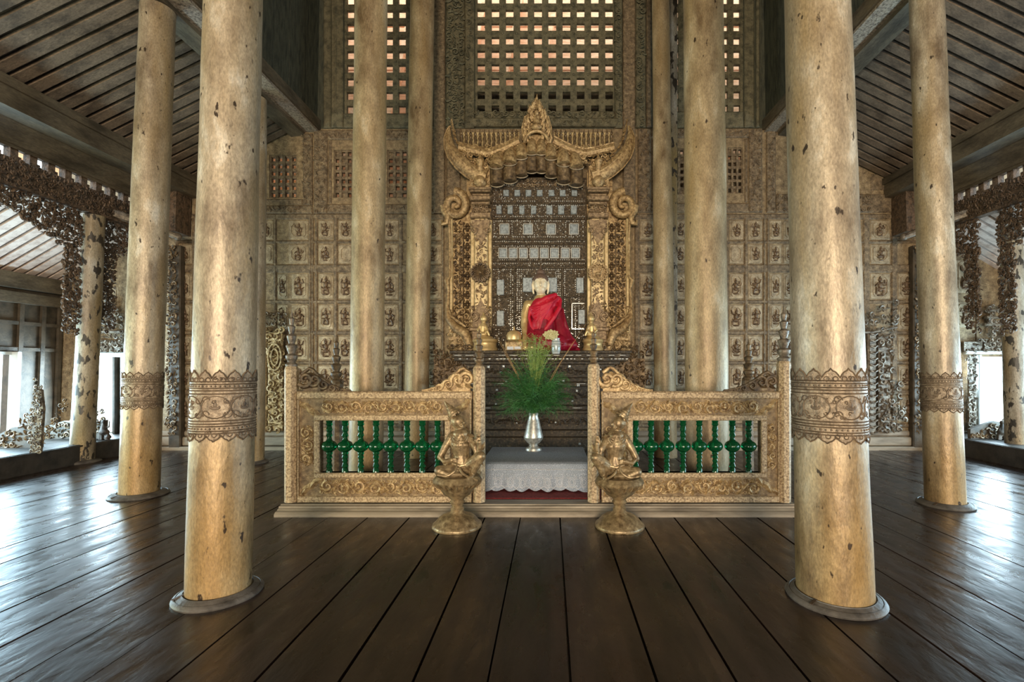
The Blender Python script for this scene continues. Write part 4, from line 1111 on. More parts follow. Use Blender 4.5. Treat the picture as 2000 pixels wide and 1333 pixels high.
mb.build('silvered_border', 'bead', bk)

for s, cu in ((-1, 940), (1, 1167)):
    m_ = lambda u: cu+s*(u)                      # u measured outward from the pilaster axis
    def seg(a, b): return (min(m_(a), m_(b)), max(m_(a), m_(b)))
    # side field behind all
    mb = MB(YN); a, b = seg(-20, 66); mb.box((a, 385, 12), (b, 690, 24)); a, b = seg(-20, 30); mb.box((a, 330, 8), (b, 400, 24)); sf = mb.build('side_board', 'carve', sh)
    mb = MB(YN)                                  # plain gold strips
    for p, q in ((-20, -13), (14, 22), (57, 63)): a, b = seg(p, q); mb.bbox((a, 425, 4), (b, 650, 14), 1.5)
    mb.build('gilded_strip', 'strip', sf)
    mb = MB(YN); R = random.Random(90)
    for k in range(11):                          # quatrefoils in a row
        v = 442+k*19
        for q in range(4): mb.ell((m_(29)+4.2*cos(q*pi/2), v+5*sin(q*pi/2), 10), (3.6, 3.6, 5), 8, 5)
    for sg in (-1, 1):
        mb.tube([(m_(29+sg*7.5), 432, 8), (m_(29+sg*7.5), 640, 8)], 1.4, 5)
        for k in range(22): mb.ell((m_(29+sg*6), 434+k*9.5, 8), (1.8, 2.2, 2), 5, 4)
    mb.build('quatrefoil_row', 'carve_dark', sf, True)
    mb = MB(YN); a, b = seg(38, 56); mb.fill(lambda u, v: True, (a, 425, b, 640), 9, 10, R, fat=.2); mb.build('foliage_strip', 'carve_dark', sf, True)
    # pilaster: stepped body with tassel, medallion, vase base and capital
    mb = MB(YN); mb.bbox((cu-13, 385, -4), (cu+13, 690, 14), 2); pl = mb.build('pilaster', 'strip', sh)
    mb = MB(YN)
    for v, hw, h, w0 in ((372, 20, 8, -16), (381, 17, 6, -10), (388, 20, 9, -18), (398, 18, 6, -14), (405, 14, 8, -8), (413, 17, 5, -12), (419, 20, 10, -14)): mb.bbox((cu-hw, v, w0), (cu+hw, v+h, 14), 1.6)
    mb.bbox((cu-22, 372, -20), (cu+22, 377, 14), 1)
    mb.build('capital_moulding', 'carve_mid', pl)
    mb = MB(YN); R = random.Random(91+s)
    mb.fill(lambda u, v: abs(u-cu) < 19-(v-430)*.22 if v < 480 else (abs(u-cu) < 9 if v < 590 else abs(u-cu) < 19-abs(v-625)*.1), (cu-19, 430, cu+19, 640), 9, -3, R, fat=.2)
    mb.fill(lambda u, v: True, (cu-18, 404, cu+18, 420), 8, -12, R)
    mb.build('pilaster_foliage', 'carve_mid', pl, True)
    mb = MB(YN)
    for v, hw, h, w0 in ((640, 22, 8, -12), (664, 20, 6, -12), (680, 22, 9, -16)): mb.bbox((cu-hw, v, w0), (cu+hw, v+h, 14), 1.6)
    mb.bbox((cu-18, 646, -6), (cu+18, 682, 14), 1.6); mb.build('base_moulding', 'carve_mid', pl)
    mb = MB(YN); mb.prism([(cu-18, 432), (cu+18, 432), (cu+13, 456), (cu, 480), (cu-13, 456)], -8, 0)
    mb.build('tassel_leaf', 'carve_mid', pl, True)
    for sg in (-1, 1):
        mb = MB(YN); mb.spiral((cu+sg*14, 452), 8, 1.5, 1.2, 1.8, -9, sg, 6, 14); mb.build('side_scroll', 'carve_mid', pl, True); mb = MB(YN); mb.spiral((cu+sg*13, 618), 10, 1.5, 1.2, 2.0, -9, sg, 6, 14); mb.build('side_scroll', 'carve_mid', pl, True)
    mb = MB(YN); mb.prism([(cu-16, 640), (cu+16, 640), (cu+14, 612), (cu, 585), (cu-14, 612)], -6, 0); mb.build('base_leaf', 'carve_mid', pl, True)
    mb = MB(YN)
    for rr, w0, w1 in ((19, -14, -2), ):
        mb.tube([(cu+(17+1.6*cos(k*pi))*cos(k*pi/18), 535+(17+1.6*cos(k*pi))*sin(k*pi/18), -12) for k in range(36)], 2.6, 6, True)
        vs = [(cu+16*cos(k*pi/12), 535+16*sin(k*pi/12), -10) for k in range(24)]+[(cu, 535, -12)]; mb.add(vs, [(k, (k+1) % 24, 24) for k in range(24)])
    if s < 0:
        for k in range(20): a = k*pi/10; mb.tube([(cu+3*cos(a), 535+3*sin(a), -13), (cu+13*cos(a), 535+13*sin(a), -12)], 1.2, 4)
        mb.ell((cu, 535, -13), (3.4, 3.4, 3), 8, 6)
    else:
        mb.tube([(cu+11*cos(k*pi/10), 535+11*sin(k*pi/10), -13) for k in range(20)], 1.2, 5, True)
        mb.ell((cu, 537, -13), (6, 3.4, 3), 8, 6); mb.tube([(cu+5, 536, -14), (cu+8, 529, -14)], 1.6, 5); mb.ell((cu+8, 528, -14), (2.6, 2, 2), 6, 5)
        for q in (-4, -1.5, 2, 4.5): mb.tube([(cu+q, 538, -13), (cu+q-1, 545, -13)], 1.0, 4)
    md = mb.build('medallion', 'carve_dark' if s < 0 else 'carve', pl, True)
    if s > 0: md['label'] = 'pale medallion with a running animal'
    # corner vase-shaped bracket above the capital, figure on it
    mb = MB(YN); mb.prism([(m_(-18), 372), (m_(20), 372), (m_(22), 345), (m_(28), 322), (m_(-6), 318), (m_(-18), 330)], -10, 8)
    mb.fill(lambda u, v: True, (min(m_(-15), m_(18)), 316, max(m_(-15), m_(18)), 368), 9, -12, R, fat=.22)
    mb.lathe([(5, 372), (12, 366), (13, 360), (8, 352), (4, 350), (7, 345), (5, 330), (9, 322), (3, 314), (0, 306)], (cu, 0, -16), 12, 'v')
    mb.build('bracket_carving', 'carve', pl, True)
    # the great upswept horn
    mb = MB(YN); pts = []; rs = []
    ctrl = [(-12, 350, 16), (6, 346, 17), (22, 336, 17), (38, 322, 17), (52, 306, 15), (60, 290, 12), (63, 274, 9), (62, 262, 5), (59, 251, 2)]
    for i in range(len(ctrl)-1):
        for k in range(4):
            t = k/4; a, b = ctrl[i], ctrl[i+1]; pts.append((m_(a[0]+(b[0]-a[0])*t), a[1]+(b[1]-a[1])*t, -8)); rs.append((a[2]+(b[2]-a[2])*t)*.86)
    pts.append((m_(59), 251, -8)); rs.append(1.2)
    mb.tube(pts, rs, 14); hn = mb.build('horn', 'carve', sh, True)
    mb = MB(YN)
    for off in (1.0, -.25): 
        q = []
        for i in range(len(pts)):
            d = Vector(pts[min(i+1, len(pts)-1)])-Vector(pts[max(i-1, 0)]); n_ = Vector((-d.y, d.x, 0)).normalized()*s
            q.append(tuple(Vector(pts[i])+n_*rs[i]*off+Vector((0, 0, -rs[i]*(.2 if off == 1 else .95)))))
        mb.tube(q, 1.6, 5)
    for k in range(9): a = pts[8+k*2]; mb.leaf((a[0]+s*(-12), a[1]-14), 10, 5, -s*.9, -12, 3)
    for k in range(7): mb.leaf((m_(52+k*.8), 262-k*4), 9-k*.6, 4, -1.2, -8, 2)
    mb.build('horn_ridge', 'carve', hn, True)
    # scroll and s-curved outer edge
    mb = MB(YN); c = (m_(52), 400); q = []; rr = []
    for i in range(34):
        t = i/33; a = pi*.5-t*3.2*pi*.95; r = 24*(1-t)**.75+2; q.append((c[0]-s*r*cos(a)*.95, c[1]-r*sin(a)*1.0, 0)); rr.append(7*(1-t)**.5+2)
    mb.tube(q, rr, 10)
    q = [(m_(30), 378, 2), (m_(42), 374, 0), (m_(52), 376, 0)]; mb.tube(q, [4, 6, 7], 8)
    mb.tube([(m_(74), 402, 0), (m_(72), 414, 0), (m_(66), 424, 0), (m_(68), 436, 0), (m_(76), 438, 0), (m_(77), 431, 0)], [7, 6.5, 6, 5.5, 4.5, 2.5], 8)
    mb.build('volute', 'carve', sh, True)
    mb = MB(YN); q = [(m_(63), 425, 2), (m_(62), 470, 4), (m_(62), 540, 4), (m_(68), 548, 2), (m_(64), 565, 2), (m_(66), 600, 0), (m_(64), 622, -4), (m_(48), 642, -8), (m_(30), 652, -10), (m_(22), 672, -10), (m_(20), 688, -10)]
    mb.tube(q, [3, 3, 3, 5, 3, 4, 6, 9, 10, 8, 6], 10); mb.tube([(m_(64), 600, -3), (m_(58), 618, -8), (m_(42), 630, -12), (m_(28), 640, -12)], [1.5, 2.5, 3, 2], 6)
    R = random.Random(55); mb.fill(lambda u, v: (abs(u-m_(40)) < 24 and v > 600), (min(m_(14), m_(64)), 600, max(m_(14), m_(64)), 690), 12, 4, R)
    mb.build('serpent_edge', 'carve', sh, True)
    # dark tangled wing beside the throne
    mb = MB(YN-.25); R = random.Random(60); a, b = sorted((m_(8), m_(94)))
    mb.fill(lambda u, v: (v > 672+max(0, (s*(u-cu)-66))*.35-max(0, 50-s*(u-cu))*.0), (a, 672, b, 780), 12, 6, R)
    mb.box((a, 700, 8), (b, 790, 14)); mb.build('throne_wing', 'carve_dark', sh, True)
# scalloped hood
mb = MB(YN); md_ = MB(YN)
cen = [(972, 337, 12.5), (997, 330, 13.5), (1019, 320, 11.5), (1039, 312, 10.5), (1058, 312, 10.5), (1077, 321, 11.5), (1101, 332, 13.5), (1125, 338, 12.5)]
for (u, v, r) in cen:                            # quarter-round shells: upper golden curve
    q = []
    for j in range(7):
        t = j/6; q.append((u+(1050-u)*.10*(1-t), v-34+34*t-3*sin(t*pi), -4-22*sin(t*pi/2)))
    mb.tube(q, [r*(.55+.45*sin(t/6*pi/2)) for t in range(7)], 12)
    md_.lathe([(r*1.02, v-6), (r*1.0, v+30)], (u, 0, -14), 16, 'v')
hd = mb.build('hood', 'carve', sh, True)
md_.build('hood_flute', 'carve_dark', hd, True)
mb = MB(YN)
for (u, v, r) in cen:
    for dv_, rr, w0 in ((2, r*1.06, -27), (32, r*1.04, -15)):
        mb.tube([(u+rr*cos(a*pi/12), v+dv_-5+rr*.62*sin(a*pi/12), w0+4-6*sin(a*pi/12)) for a in range(13)], 1.25, 5)
mb.build('scalloped_edge', 'panel', hd, True)
mb = MB(YN); R = random.Random(61)
mb.fill(lambda u, v: 285+abs(u-1048)*.30 < v < 318+abs(u-1048)*.14 and v < 345, (955, 268, 1142, 345), 10, -18, R, fat=.2)
mb.build('hood_foliage', 'carve', hd, True)
mb = MB(YN); mb.fill(lambda u, v: v > 350+abs(u-1048)*.12, (1008, 348, 1088, 366), 8, 3, R, fat=.2); mb.build('arch_foliage', 'carve_mid', hd, True)
# swags with their rows of little spindles
for s in (-1, 1):
    u_in, u_out = 1048+s*34, 1048+s*150
    mb = MB(YN); q = []; q2 = []
    for i in range(15):
        t = i/14; u = u_in+(u_out-u_in)*t; v = 272+26*sin(min(1, t*1.5)*pi/2)-14*max(0, t-.5)*2
        q.append((u, v+8, -8)); q2.append((u, v, -12))
    mb.tube(q, 8, 8); mb.tube(q2, 1.8, 5); sw = mb.build('swag', 'carve', sh, True)
    mb = MB(YN); R = random.Random(62+s); a, b = sorted((u_in, u_out)); mb.fill(lambda u, v: True, (a, 288, b, 328), 9, -12, R, fat=.2); mb.build('swag_foliage', 'carve', sw, True)
    mb = MB(YN); mb.box((a, 256, 6), (b, 290, 12)); mb.build('pale_board', 'strip', sw)
    n_sp = 13
    for i in range(n_sp):
        t = (i+.5)/n_sp; u = u_in+(u_out-u_in)*t; v = 270+26*sin(min(1, t*1.5)*pi/2)-14*max(0, t-.5)*2
        mb = MB(YN); h = v-256
        mb.lathe([(2.2, v), (3.2, v-h*.2), (2.0, v-h*.35), (3.6, v-h*.5), (1.6, v-h*.62), (3.0, v-h*.72), (1.0, v-h*.85), (.3, 255)], (u, 0, -7), 8, 'v'); mb.build('spindle', 'carve_dark', sw, True)
# flaming crest
mb = MB(YN-.12); R = random.Random(63)
def incr(u, v):
    h = max(0, (v-196)/84); return abs(u-1048) < 6+30*sin(min(1, h*1.25)*pi/2)*.95 and v < 284
mb.prism([(1048, 200), (1056, 218), (1072, 226), (1078, 248), (1076, 272), (1062, 284), (1034, 284), (1020, 272), (1018, 248), (1024, 226), (1040, 218)], 2, 12)
for k in range(46):
    t = k/45; sg = -1 if k % 2 else 1; v = 276-72*t; u = 1048+sg*(28*(1-t)**.55)*R.uniform(.35, 1)
    L_ = 18-8*t; mb.tube([(u, v+L_*.5, -4), (u+sg*3.5, v, -7), (u+sg*1.5, v-L_*.45, -8), (u+sg*4, v-L_*.8, -7)], [2.6, 3, 1.8, .4], 6)
mb.tube([(1048, 215, -5), (1048, 196, -4), (1049, 186, -3)], [5, 3, .6], 8)
mb.ell((1048, 226, -8), (4.5, 6, 5), 8, 6); mb.tube([(1048, 231, -6), (1048, 246, -6)], [6, 8], 8); mb.ell((1048, 252, -8), (11, 6, 7), 10, 6)
mb.tube([(1048+23*cos(a*pi/12), 286-24*sin(a*pi/12), -12) for a in range(13)], 3, 7)
mb.build('flame_crest', 'carve', sh, True)

# ================================================================ SEATED STATUE
YQ = 8.16
o = P(1058, 686, YQ)
th = thing('seated_statue', (o.x, YQ, o.z), 'golden seated statue draped in a red robe, hand on its knee', 'statue')
class JB(MB):
    def tube(self, pts, rad, n=6, closed=False, flat=1.0):
        super().tube(pts, rad, n, closed, flat)
        if not closed and n >= 8:
            for i, p in enumerate(pts):
                q = rad[i] if isinstance(rad, list) else rad; self.ell(p, (q, q, q), 14, 8)
mb = JB(YQ)
E = lambda c, r, rot=0: mb.ell(c, r, 18, 12, rot)
E((1056, 556, -2), (14, 19, 16)); E((1056, 566, -7), (10, 11, 11))
mb.tube([(1056, 552, -16), (1056, 559, -19.5), (1056, 561, -19)], [1.6, 2.4, 2.2], 8)         # nose
mb.tube([(1052.3, 566.3, -16.8), (1056, 566.8, -17.8), (1059.7, 566.3, -16.8)], [.9, 1.5, .9], 8)      # lips
for sg in (-1, 1):
    mb.tube([(1056+sg*3, 549.5, -16.5), (1056+sg*7, 547.8, -16), (1056+sg*11, 550.5, -12.5)], [1, 1.1, .8], 6)   # brow
    E((1056+sg*6.5, 554, -14.6), (3.2, 1.5, 1.6))
    mb.tube([(1056+sg*13.5, 548, -1), (1056+sg*15.5, 557, -2), (1056+sg*14.5, 570, -3), (1056+sg*13.5, 574, -3)], [1.8, 2.8, 2.0, 1.6], 8)
mb.tube([(1056, 568, 0), (1057, 580, 2), (1058, 590, 2)], [8.5, 8.5, 12], 14)
mb.tube([(1058, 590, 2), (1058, 606, 2), (1058, 628, 1), (1058, 650, 0), (1058, 668, 0)], [17, 22, 18, 19, 26], 20)
E((1050, 600, -6), (14, 10, 14)); E((1068, 600, -6), (14, 10, 14))
mb.tube([(1036, 594, 3), (1080, 594, 3)], [8, 8], 12); E((1033, 596, 2), (10, 9, 10)); E((1083, 595, 2), (10, 9, 10)); E((1058, 590, 2), (20, 7, 9))
mb.tube([(1031, 595, 2), (1026, 612, 0), (1024, 634, -4), (1026, 655, -14), (1026, 668, -24)], [8.8, 8.4, 7, 5.6, 4.6], 12)   # right arm reaching down
mb.tube([(1026, 667, -24), (1027, 674, -29), (1028, 680, -32)], [4.6, 5, 4.2], 10)
for k in range(4): mb.tube([(1023.5+k*3, 678, -32), (1023.5+k*3.1, 684-abs(k-1.5), -36), (1023.8+k*3.1, 687.5-abs(k-1.5)*1.4, -35)], [1.5, 1.3, .9], 6)
mb.tube([(1031, 670, -29), (1035, 674, -32), (1036, 678, -33)], [1.7, 1.5, 1], 6)
mb.tube([(1045, 672, -4), (1018, 676, -18), (1004, 678, -14)], [14, 12, 9], 12); mb.tube([(1004, 678, -14), (1040, 680, -28), (1064, 678, -24)], [9, 8, 5], 12)
mb.tube([(1071, 672, -4), (1098, 676, -18), (1114, 678, -14)], [14, 12, 9], 12); mb.tube([(1114, 678, -14), (1080, 678, -27), (1056, 674, -26)], [9, 8, 5], 12)
bd = blob('body', mb, 'gold', th, .0062, 2)
me = bd.data; me.materials.append(M['gold_face']); me.materials.append(M['hair'])
z_hair = P(1056, 545, YQ).z; z_neck = P(1056, 578, YQ).z
for p in me.polygons:
    c = p.center+bd.location*0
    if c.z > z_neck and abs(c.x-P(1056, 550, YQ).x) < .2: p.material_index = 1
mb = MB(YQ)
E2 = mb.ell; E2((1056, 547, 1), (15.2, 13.5, 17.5), 18, 12); E2((1056, 533, 1), (8.5, 7.5, 9), 14, 8); mb.tube([(1056, 528, 1), (1056, 521, 1)], [3, .6], 8)
hv = mb.build('hair_cap', 'hair', th, True)
# cut the hair cap to sit above the brow, band round the forehead
me = hv.data
import bmesh
bm = bmesh.new(); bm.from_mesh(me)
zc = P(1056, 545.5, YQ).z; bmesh.ops.bisect_plane(bm, geom=bm.verts[:]+bm.edges[:]+bm.faces[:], plane_co=(0, 0, zc), plane_no=(0, -.25, 1), clear_inner=True) if False else None
co = Vector((0, YQ-.145, zc)); no = Vector((0, .75, 1)).normalized()
bmesh.ops.bisect_plane(bm, geom=bm.verts[:]+bm.edges[:]+bm.faces[:], plane_co=co, plane_no=no, clear_inner=True); bm.to_mesh(me); bm.free()
mb = JB(YQ)                                        # lower robe over the left side and the crossed legs
mb.tube([(1084, 592, 2), (1087, 605, 1), (1091, 628, 0), (1096, 650, -4), (1102, 670, -8)], [10.5, 12, 15, 17, 19], 16); mb.ell((1084, 590, 2), (11, 9, 10), 16, 10)
mb.tube([(1060, 625, -1), (1060, 645, -2), (1060, 668, -4)], [23, 25, 30], 20)
mb.tube([(1045, 625, -1), (1043, 648, -4), (1040, 674, -10)], [13, 16, 20], 16)
mb.tube([(1112, 676, -10), (1092, 672, -16), (1064, 672, -20), (1040, 674, -18), (1022, 679, -14)], [14, 18, 18, 15, 7], 14)
mb.tube([(1118, 680, -8), (1129, 684, -6)], [9, 4], 10); mb.ell((1113, 675, -17), (15, 10, 13), 16, 10); mb.ell((1040, 677, -24), (22, 8, 12), 16, 10)
for k in range(5): mb.tube([(1099+k*2, 604+k*9, -8), (1103+k*3, 630+k*7, -14), (1108+k*4, 668, -16)], 1.8, 6)
for k in range(6): mb.tube([(1036+k*3, 650, -24), (1034+k*8, 664, -31), (1040+k*12, 674, -33)], 1.6, 6)
blob('lower_robe', mb, 'red_dark', th, .0066, 4, 'dark crimson lower robe')
mb = JB(YQ)                                        # bright shawl gathered to the left shoulder
mb.ell((1084, 586, 0), (13, 9, 12), 18, 12); mb.ell((1060, 612, -9), (23, 30, 17), 20, 14, -.35); mb.ell((1072, 597, -6), (17, 15, 15), 18, 12); mb.ell((1046, 606, -7), (12, 14, 14), 18, 12); mb.ell((1052, 636, -14), (13, 17, 13), 18, 12)
mb.tube([(1038, 604, -13), (1052, 594, -18), (1068, 585, -15), (1084, 578, -4)], [4.5, 5.5, 6, 5], 12)
for k in range(8):
    a = k/7; mb.tube([(1090-2*a, 582+7*a, -9), (1078-6*a, 593+12*a, -23+1*a), (1058-8*a+9*a*a, 602+24*a, -27+1*a), (1038+10*a+a*a*5, 604+48*a, -20-5*a)], [2.4, 2.6+.6*(k % 2), 2.3+.5*(k % 3), 1.5], 7)
mb.tube([(1094, 588, -5), (1092, 604, -15), (1082, 622, -22), (1068, 642, -24), (1058, 654, -24)], [4, 4.5, 4.5, 4, 3], 8)
mb.tube([(1036, 606, -12), (1034, 622, -12), (1038, 638, -16), (1048, 652, -20)], [3, 3.2, 3, 3], 8)
blob('shawl', mb, 'red', th, .0062, 4)
# small things on the throne
def onthrone(u, Y=None): return None
for lab, u, s in (('small gilded kneeling attendant at the left end of the throne', 944, 1), ('small gilded kneeling attendant at the right end of the throne', 1155, -1)):
    Yk = 8.13; o = P(u, 686, Yk); th = thing('attendant_figure', (o.x, Yk, o.z), lab, 'statue')
    mb = MB(Yk); t = lambda du: u+s*du
    mb.ell((t(1), 623, 0), (7, 8, 7), 12, 8); mb.tube([(t(1), 630, 0), (t(0), 638, 0), (t(-1), 652, 0)], [4, 7, 8], 10); mb.ell((t(0), 654, -2), (11, 6, 9), 12, 8)
    mb.tube([(t(5), 637, -2), (t(9), 645, -6), (t(6), 650, -8)], [3, 2.4, 2], 8); mb.tube([(t(-6), 637, -2), (t(-10), 646, -5), (t(-4), 651, -8)], [3, 2.4, 2], 8)
    mb.tube([(t(2), 655, -4), (t(10), 648, -8), (t(13), 657, -8)], [4, 3.4, 2.4], 8)
    mb.tube([(t(1), 616, 0), (t(0), 610, 0)], [3, 1], 8); mb.tube([(t(-4), 626, 0), (t(5), 626, -3)], [1.5, 1.5], 6)
    blob('body', mb, 'gold', th, .005, 2)
    mb = MB(Yk); c = u+s*4 if s > 0 else u+3; q = 1 if s > 0 else .84
    mb.lathe([(24*q, 686), (25*q, 682), (22*q, 678), (22*q, 671), (25*q, 668), (24*q, 664), (17*q, 661), (14*q, 658)], (c, 0, 0), 24, 'v'); mb.build('pedestal', 'gold', th, True)
Yk = 7.98; o = P(1012, 686, Yk); th = thing('offering_bowl', (o.x, Yk, o.z), 'golden lidded offering bowl on a box at the left of the red robe', 'bowl')
mb = MB(Yk); mb.lathe([(10, 668), (14.5, 664), (15, 656), (13, 650), (8, 647), (2, 645), (1.5, 641), (.3, 637)], (1004, 0, 0), 24, 'v'); mb.build('bowl', 'gold', th, True)
mb = MB(Yk); mb.bbox((988, 668, -16), (1022, 686, 14), 2); bx_ = mb.build('box', 'carve', th)
mb = MB(Yk); mb.box((992, 678, -17), (1004, 684, -15)); mb.box((1006, 678, -17), (1018, 683, -15)); mb.build('white_card', 'lace_line', bx_)
Yk = 7.86; o = P(1086, 693, Yk); th = thing('striped_jar', (o.x, Yk, o.z), 'small striped jar holding a pale yellow bloom beside the fronds', 'jar')
z0 = P(1086, 690, Yk).z
mb = MB(Yk); mb.lathe([(7, 692), (9, 688), (9.5, 678), (8.5, 668), (7, 664), (8, 661)], (1086, 0, 0), 20, 'v'); mb.build('jar_body', 'jar', th, True)
mb = MB(Yk)
for k in range(40):
    a = k*2.4; r = 12*sqrt(k/40); mb.ell((1076+1.2*r*cos(a), 655+r*.8*sin(a), -5-4*(1-k/40)), (2.6, 2.2, 2.4), 7, 5)
mb.ell((1076, 656, 0), (12, 8, 8), 12, 8)
mb.build('bloom', 'bloom', th, True)

# ================================================================ CARVED DOOR FRAMES ON THE BACK WALL
def tang(name, m, parent, Y, inside, box, s, seed, w0=0, back=None, fat=.19):
    mb = MB(Y); mb.fill(inside, box, s, w0, random.Random(seed), fat=fat)
    if back:
        for (a, b, c, d) in back: mb.box((a, b, w0+1), (c, d, w0+5))
    return mb.build(name, m, parent, True)
# left shutter frame: its right side shows between the columns
o = P(470, 870, 8.9); th = thing('carved_door_surround', (o.x, 8.9, .1), 'gilded openwork surround of the door behind the front left column, warmly lit', 'door frame')
for a, c, mm in ((509, 521, 'rail'), (419, 431, 'rail')): mb = MB(8.9); mb.bbox((a, 640, -2), (c, 845, 8), 2); mb.build('door_jamb', mm, th)
tang('openwork_panel', 'carve', th, 8.9, lambda u, v: v > 640 and (u < 556-max(0, v-835)*1), (522, 640, 560, 846), 14, 1, -2, [(524, 650, 552, 842)])
tang('openwork_panel', 'carve', th, 8.9, lambda u, v: True, (380, 640, 418, 846), 14, 2, -2)
tang('pediment', 'carve_dark', th, 8.9, lambda u, v: v > 602+abs(u-545)*.55 or (v > 596+abs(u-470)*.3 and u < 520), (384, 600, 562, 640), 11, 3, -3)
mb = MB(8.9)
for k in range(2): mb.tube([(540+(13-6*k)*cos(a*pi/8), 698+(26-10*k)*sin(a*pi/8), -6) for a in range(16)], 2.2-.5*k, 6, True)
mb.build('vine_ring', 'carve', th, True)
mb = MB(8.9); mb.box((432, 640, 8), (508, 850, 10)); mb.build('door_leaf', 'dark', th)
o = P(1650, 870, 8.9); th = thing('carved_door_surround', (o.x, 8.9, .1), 'silvered openwork surround of the door right of the front right column', 'door frame')
for a, c in ((1695, 1712), (1595, 1611)): mb = MB(8.9); mb.bbox((a, 646, -2), (c, 850, 8), 3); mb.build('door_jamb', 'carve_grey', th)
mb = MB(8.9)
for k in range(17): mb.tube([(1697, 652+k*12, -4), (1704, 656+k*12, -6), (1711, 652+k*12, -4)], 1.8, 5)
mb.build('jamb_relief', 'carve_grey', th, True)
tang('openwork_panel', 'carve_grey', th, 8.9, lambda u, v: u < 1744-(v-650)*.02 or (v > 740 and u < 1768-abs(v-800)*.25), (1713, 650, 1770, 846), 14, 5, -2, [(1715, 654, 1738, 842)])
tang('pediment', 'carve_grey', th, 8.9, lambda u, v: v > 588+abs(u-1742)*.45 or v > 622, (1596, 586, 1750, 648), 13, 6, -4)
mb = MB(8.9); mb.tube([(1596, 650, -4), (1700, 650, -4), (1748, 640, -5)], 2.4, 6); mb.build('pediment_ledge', 'carve_grey', th, True)
mb = MB(8.9); mb.box((1612, 650, 8), (1694, 855, 10)); mb.build('door_leaf', 'dark', th)
# doorways of the outer aisles
o = P(203, 870, 8.9); th = thing('carved_door_surround', (o.x, 8.9, .1), 'carved crest and frame over the bright doorway at the far left', 'door frame')
tang('pediment', 'carve_grey', th, 8.9, lambda u, v: abs(u-214) < 8+(v-590)*.62 if v < 640 else True, (166, 590, 244, 690), 11, 11, -2, [(168, 665, 242, 690)])
mb = MB(8.9)
for v, hw in ((612, 16), (628, 20), (646, 26)): mb.bbox((214-hw, v, -6), (214+hw, v+5, 2), 1.5)
mb.tube([(214, 606, -3), (214, 588, -3)], [7, 1.5], 8); mb.ell((214, 603, -4), (8, 6, 5), 10, 6)
mb.build('tiered_spire', 'carve_grey', th, True)
mb = MB(8.9); mb.bbox((160, 689, -5), (246, 697, 3), 1.5); mb.bbox((236, 697, -3), (245, 880, 3), 1.5); mb.build('lintel', 'whitetrim', th)
mb = MB(8.95); mb.box((232, 698, -14), (236, 878, 12)); mb.build('door_leaf', 'darkpanel', th)
o = P(1950, 870, 8.9); th = thing('carved_door_surround', (o.x, 8.9, .1), 'carved crest and frame round the bright doorway at the far right', 'door frame')
tang('pediment', 'carve_grey', th, 8.9, lambda u, v: v > 688-max(0, min(46, (u-1878)*.75)) or (abs(u-1938) < 12 and v > 596), (1880, 596, 1996, 688), 11, 12, -2, [(1882, 668, 1992, 688)])
tang('jamb_carving', 'carve_grey', th, 8.9, lambda u, v: u > 1886+(v-690)*.03, (1886, 692, 1907, 856), 9, 13, -2, [(1892, 694, 1906, 854)])
mb = MB(8.9)
for v, hw in ((604, 10), (618, 14), (632, 18)): mb.bbox((1938-hw, v, -6), (1938+hw, v+5, 2), 1.5)
mb.build('tiered_spire', 'carve_grey', th)
mb = MB(8.9); mb.bbox((1884, 686, -5), (1996, 692, 3), 1.5); mb.bbox((1909, 694, -4), (1915, 870, 4), 1.2); mb.bbox((1920, 702, 6), (1926, 862, 12), 1); mb.build('lintel', 'whitetrim', th)

# dark carved pilasters at the ends of the back wall
for lab, u, mm in (('narrow dark carved pilaster left of the coffered wall', 335, 'carve_dark'), ('narrow dark carved pilaster at the right end of the coffered wall', 1801, 'carve_dark')):
    o = P(u, 880, 8.8); th = thing('carved_pilaster', (o.x, 8.8, 0), lab, 'pilaster', None, 'thing')
    mb = MB(8.8); mb.bbox((u-12, 478, 6), (u+12, 882, 18), 2); mb.build('post', 'darkpanel', th)
    tang('openwork_strip', mm, th, 8.8, lambda a, v: True, (u-12, 480, u+11, 850), 11, int(u), 2)

# openwork brackets round the outer-aisle columns, under the fascia
for s, lab in ((-1, 'openwork carved bracket hanging round the short column in the left outer aisle'), (1, 'openwork carved bracket hanging round the short column at the right edge')):
    xc = sx(s, 7.27)
    th = thing('carved_bracket', (xc, 7.75, 3.0), lab, 'bracket')
    for seg_, (y0, y1, nm) in enumerate(((4.6, 7.58, 'near_wing'), (7.92, 8.9, 'far_wing'))):
        def depth(y):
            d = abs(y-7.75)
            if d < .46: return 1.9+.35*(.46-d)
            if d < 1.15: return .62-.30*(d-.46)/.69
            return .26+.06*max(0, sin(d*2.2))
        mb = MB(fn=lambda u, v, w_, xc=xc, s=s: (xc+s*w_, u, v))
        mb.fill(lambda u, v: v > 3.98-depth(u)*(1 if seg_ == 0 else .95), (y0, 1.75, y1, 4.0), .085, 0, random.Random(70+seg_), fat=.2, bul=.4)
        mb.fill(lambda u, v: v > 4.0-depth(u)*(.9 if seg_ == 0 else .85), (y0, 1.75, y1, 4.0), .11, .03, random.Random(170+seg_), fat=.2, bul=.3)
        mb.build('openwork', 'fascia', th, True)
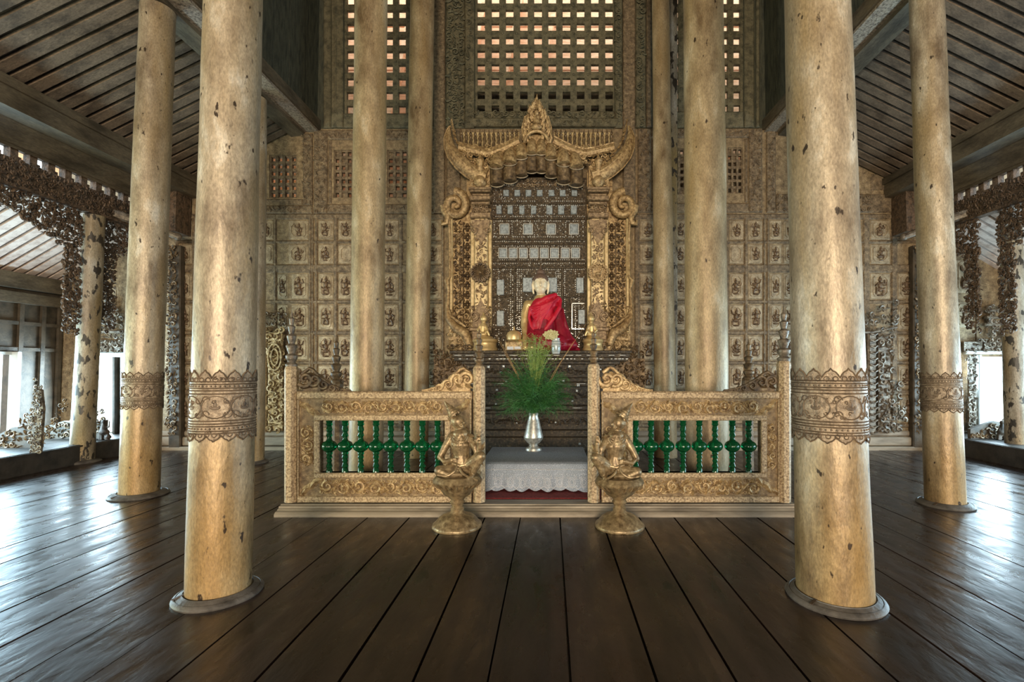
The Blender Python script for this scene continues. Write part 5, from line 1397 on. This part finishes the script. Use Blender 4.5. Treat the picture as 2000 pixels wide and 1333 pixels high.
# carved wing panels on the raised floor beside those columns
def wing(lab, s, y, xpost, xend, zpost, mm='carve_grey', fig=False):
    a = sx(s, xpost); b = sx(s, xend); th = thing('carved_wing_panel', (a, y, .3), lab, 'carved panel'); d = 1 if b > a else -1; L = abs(b-a)
    mb = MB(); mb.prism([(a, .3), (b, .3), (b, .3+.16), (a+d*L*.62, .3+.30), (a+d*L*.30, .3+zpost*.55), (a, .3+zpost*.7)][::1], y-.03, y+.03, 'xz'); mb.build('board', 'darkpanel', th)
    mb = MB(fn=lambda u, v, w_: (u, y-.035+w_, v)); R = random.Random(int(abs(a)*100))
    top = lambda u: .3+zpost*(1-min(1, abs(u-a)/L))**1.3+.12
    mb.fill(lambda u, v: v < top(u) and v > top(u)-.42, (min(a, b), .3, max(a, b), .3+zpost+.1), .10, 0, R, fat=.17, bul=.4); mb.build('openwork', mm, th, True)
    return th
wing('dark curved carved wing panel left of the short column in the left outer aisle', -1, 7.35, 7.55, 8.25, .62, 'carve_dark')
wing('dark carved wing panel in front of the far left doorway', -1, 8.3, 7.45, 8.6, .45, 'carve_dark')
wing('dark carved wing panel at the foot of the far right doorway', 1, 8.3, 8.4, 7.35, .42, 'carve_dark')
o = P(75, 885, 6.85); th = thing('carved_finial_board', (o.x, 6.85, .3), 'slender silvered flame-carved board standing by the left side door', 'carved panel')
mb = MB(6.85); mb.prism([(58, 885), (78, 885), (84, 800), (80, 762), (71, 758), (66, 800)], 0, 5); mb.build('board', 'carve_grey', th)
tang('flame_carving', 'carve_grey', th, 6.85, lambda u, v: 58+(885-v)*.08 < u < 80+(885-v)*.04 and not 752 > v > 742, (58, 738, 92, 884), 9, 21, -1)
tang('branching_scrolls', 'carve_dark', th, 6.85, lambda u, v: abs(v-(866-(u-80)*1.55)) < 14 and u > 84, (82, 780, 132, 866), 10, 22, 0)
for lab, u, v0, Yf, h in (('tiny dark silhouetted rider figure before the far left doorway', 203, 862, 8.15, 44), ('tiny dark silhouetted figure before the far right doorway', 1957, 862, 8.15, 42)):
    o = P(u, v0, Yf); th = thing('silhouette_figure', (o.x, Yf, .3), lab, 'statue')
    zf = .3; mb = MB(Yf); q = h/44
    vb2 = P(u, v0, Yf).z
    mb.ell((u, v0-38*q, 0), (4*q, 4.5*q, 4*q), 10, 8); mb.tube([(u, v0-34*q, 0), (u, v0-22*q, 0)], [3.5*q, 5.5*q], 8); mb.ell((u, v0-18*q, 0), (10*q, 6*q, 7*q), 10, 8)
    mb.tube([(u+4*q, v0-28*q, 0), (u+10*q, v0-26*q, 0), (u+11*q, v0-40*q, 0)], [2*q, 1.6*q, 1.2*q], 7); mb.tube([(u-4*q, v0-28*q, 0), (u-8*q, v0-22*q, 0), (u-3*q, v0-20*q, 0)], [2*q, 1.6*q, 1.2*q], 7)
    for dx in (-7, -3, 4, 8): mb.tube([(u+dx*q, v0-14*q, 0), (u+dx*1.2*q, v0+2*q, 0)], [3*q, 2.4*q], 7)
    mb.ell((u+9*q, v0-8*q, 0), (5*q, 4*q, 5*q), 8, 6)
    blob('body', mb, 'dark', th, .012, 2)
    mb = MB(); mb.box((o.x-.13, Yf-.08, .3), (o.x+.13, Yf+.08, vb2+.01)); mb.build('base_block', 'dark', th)
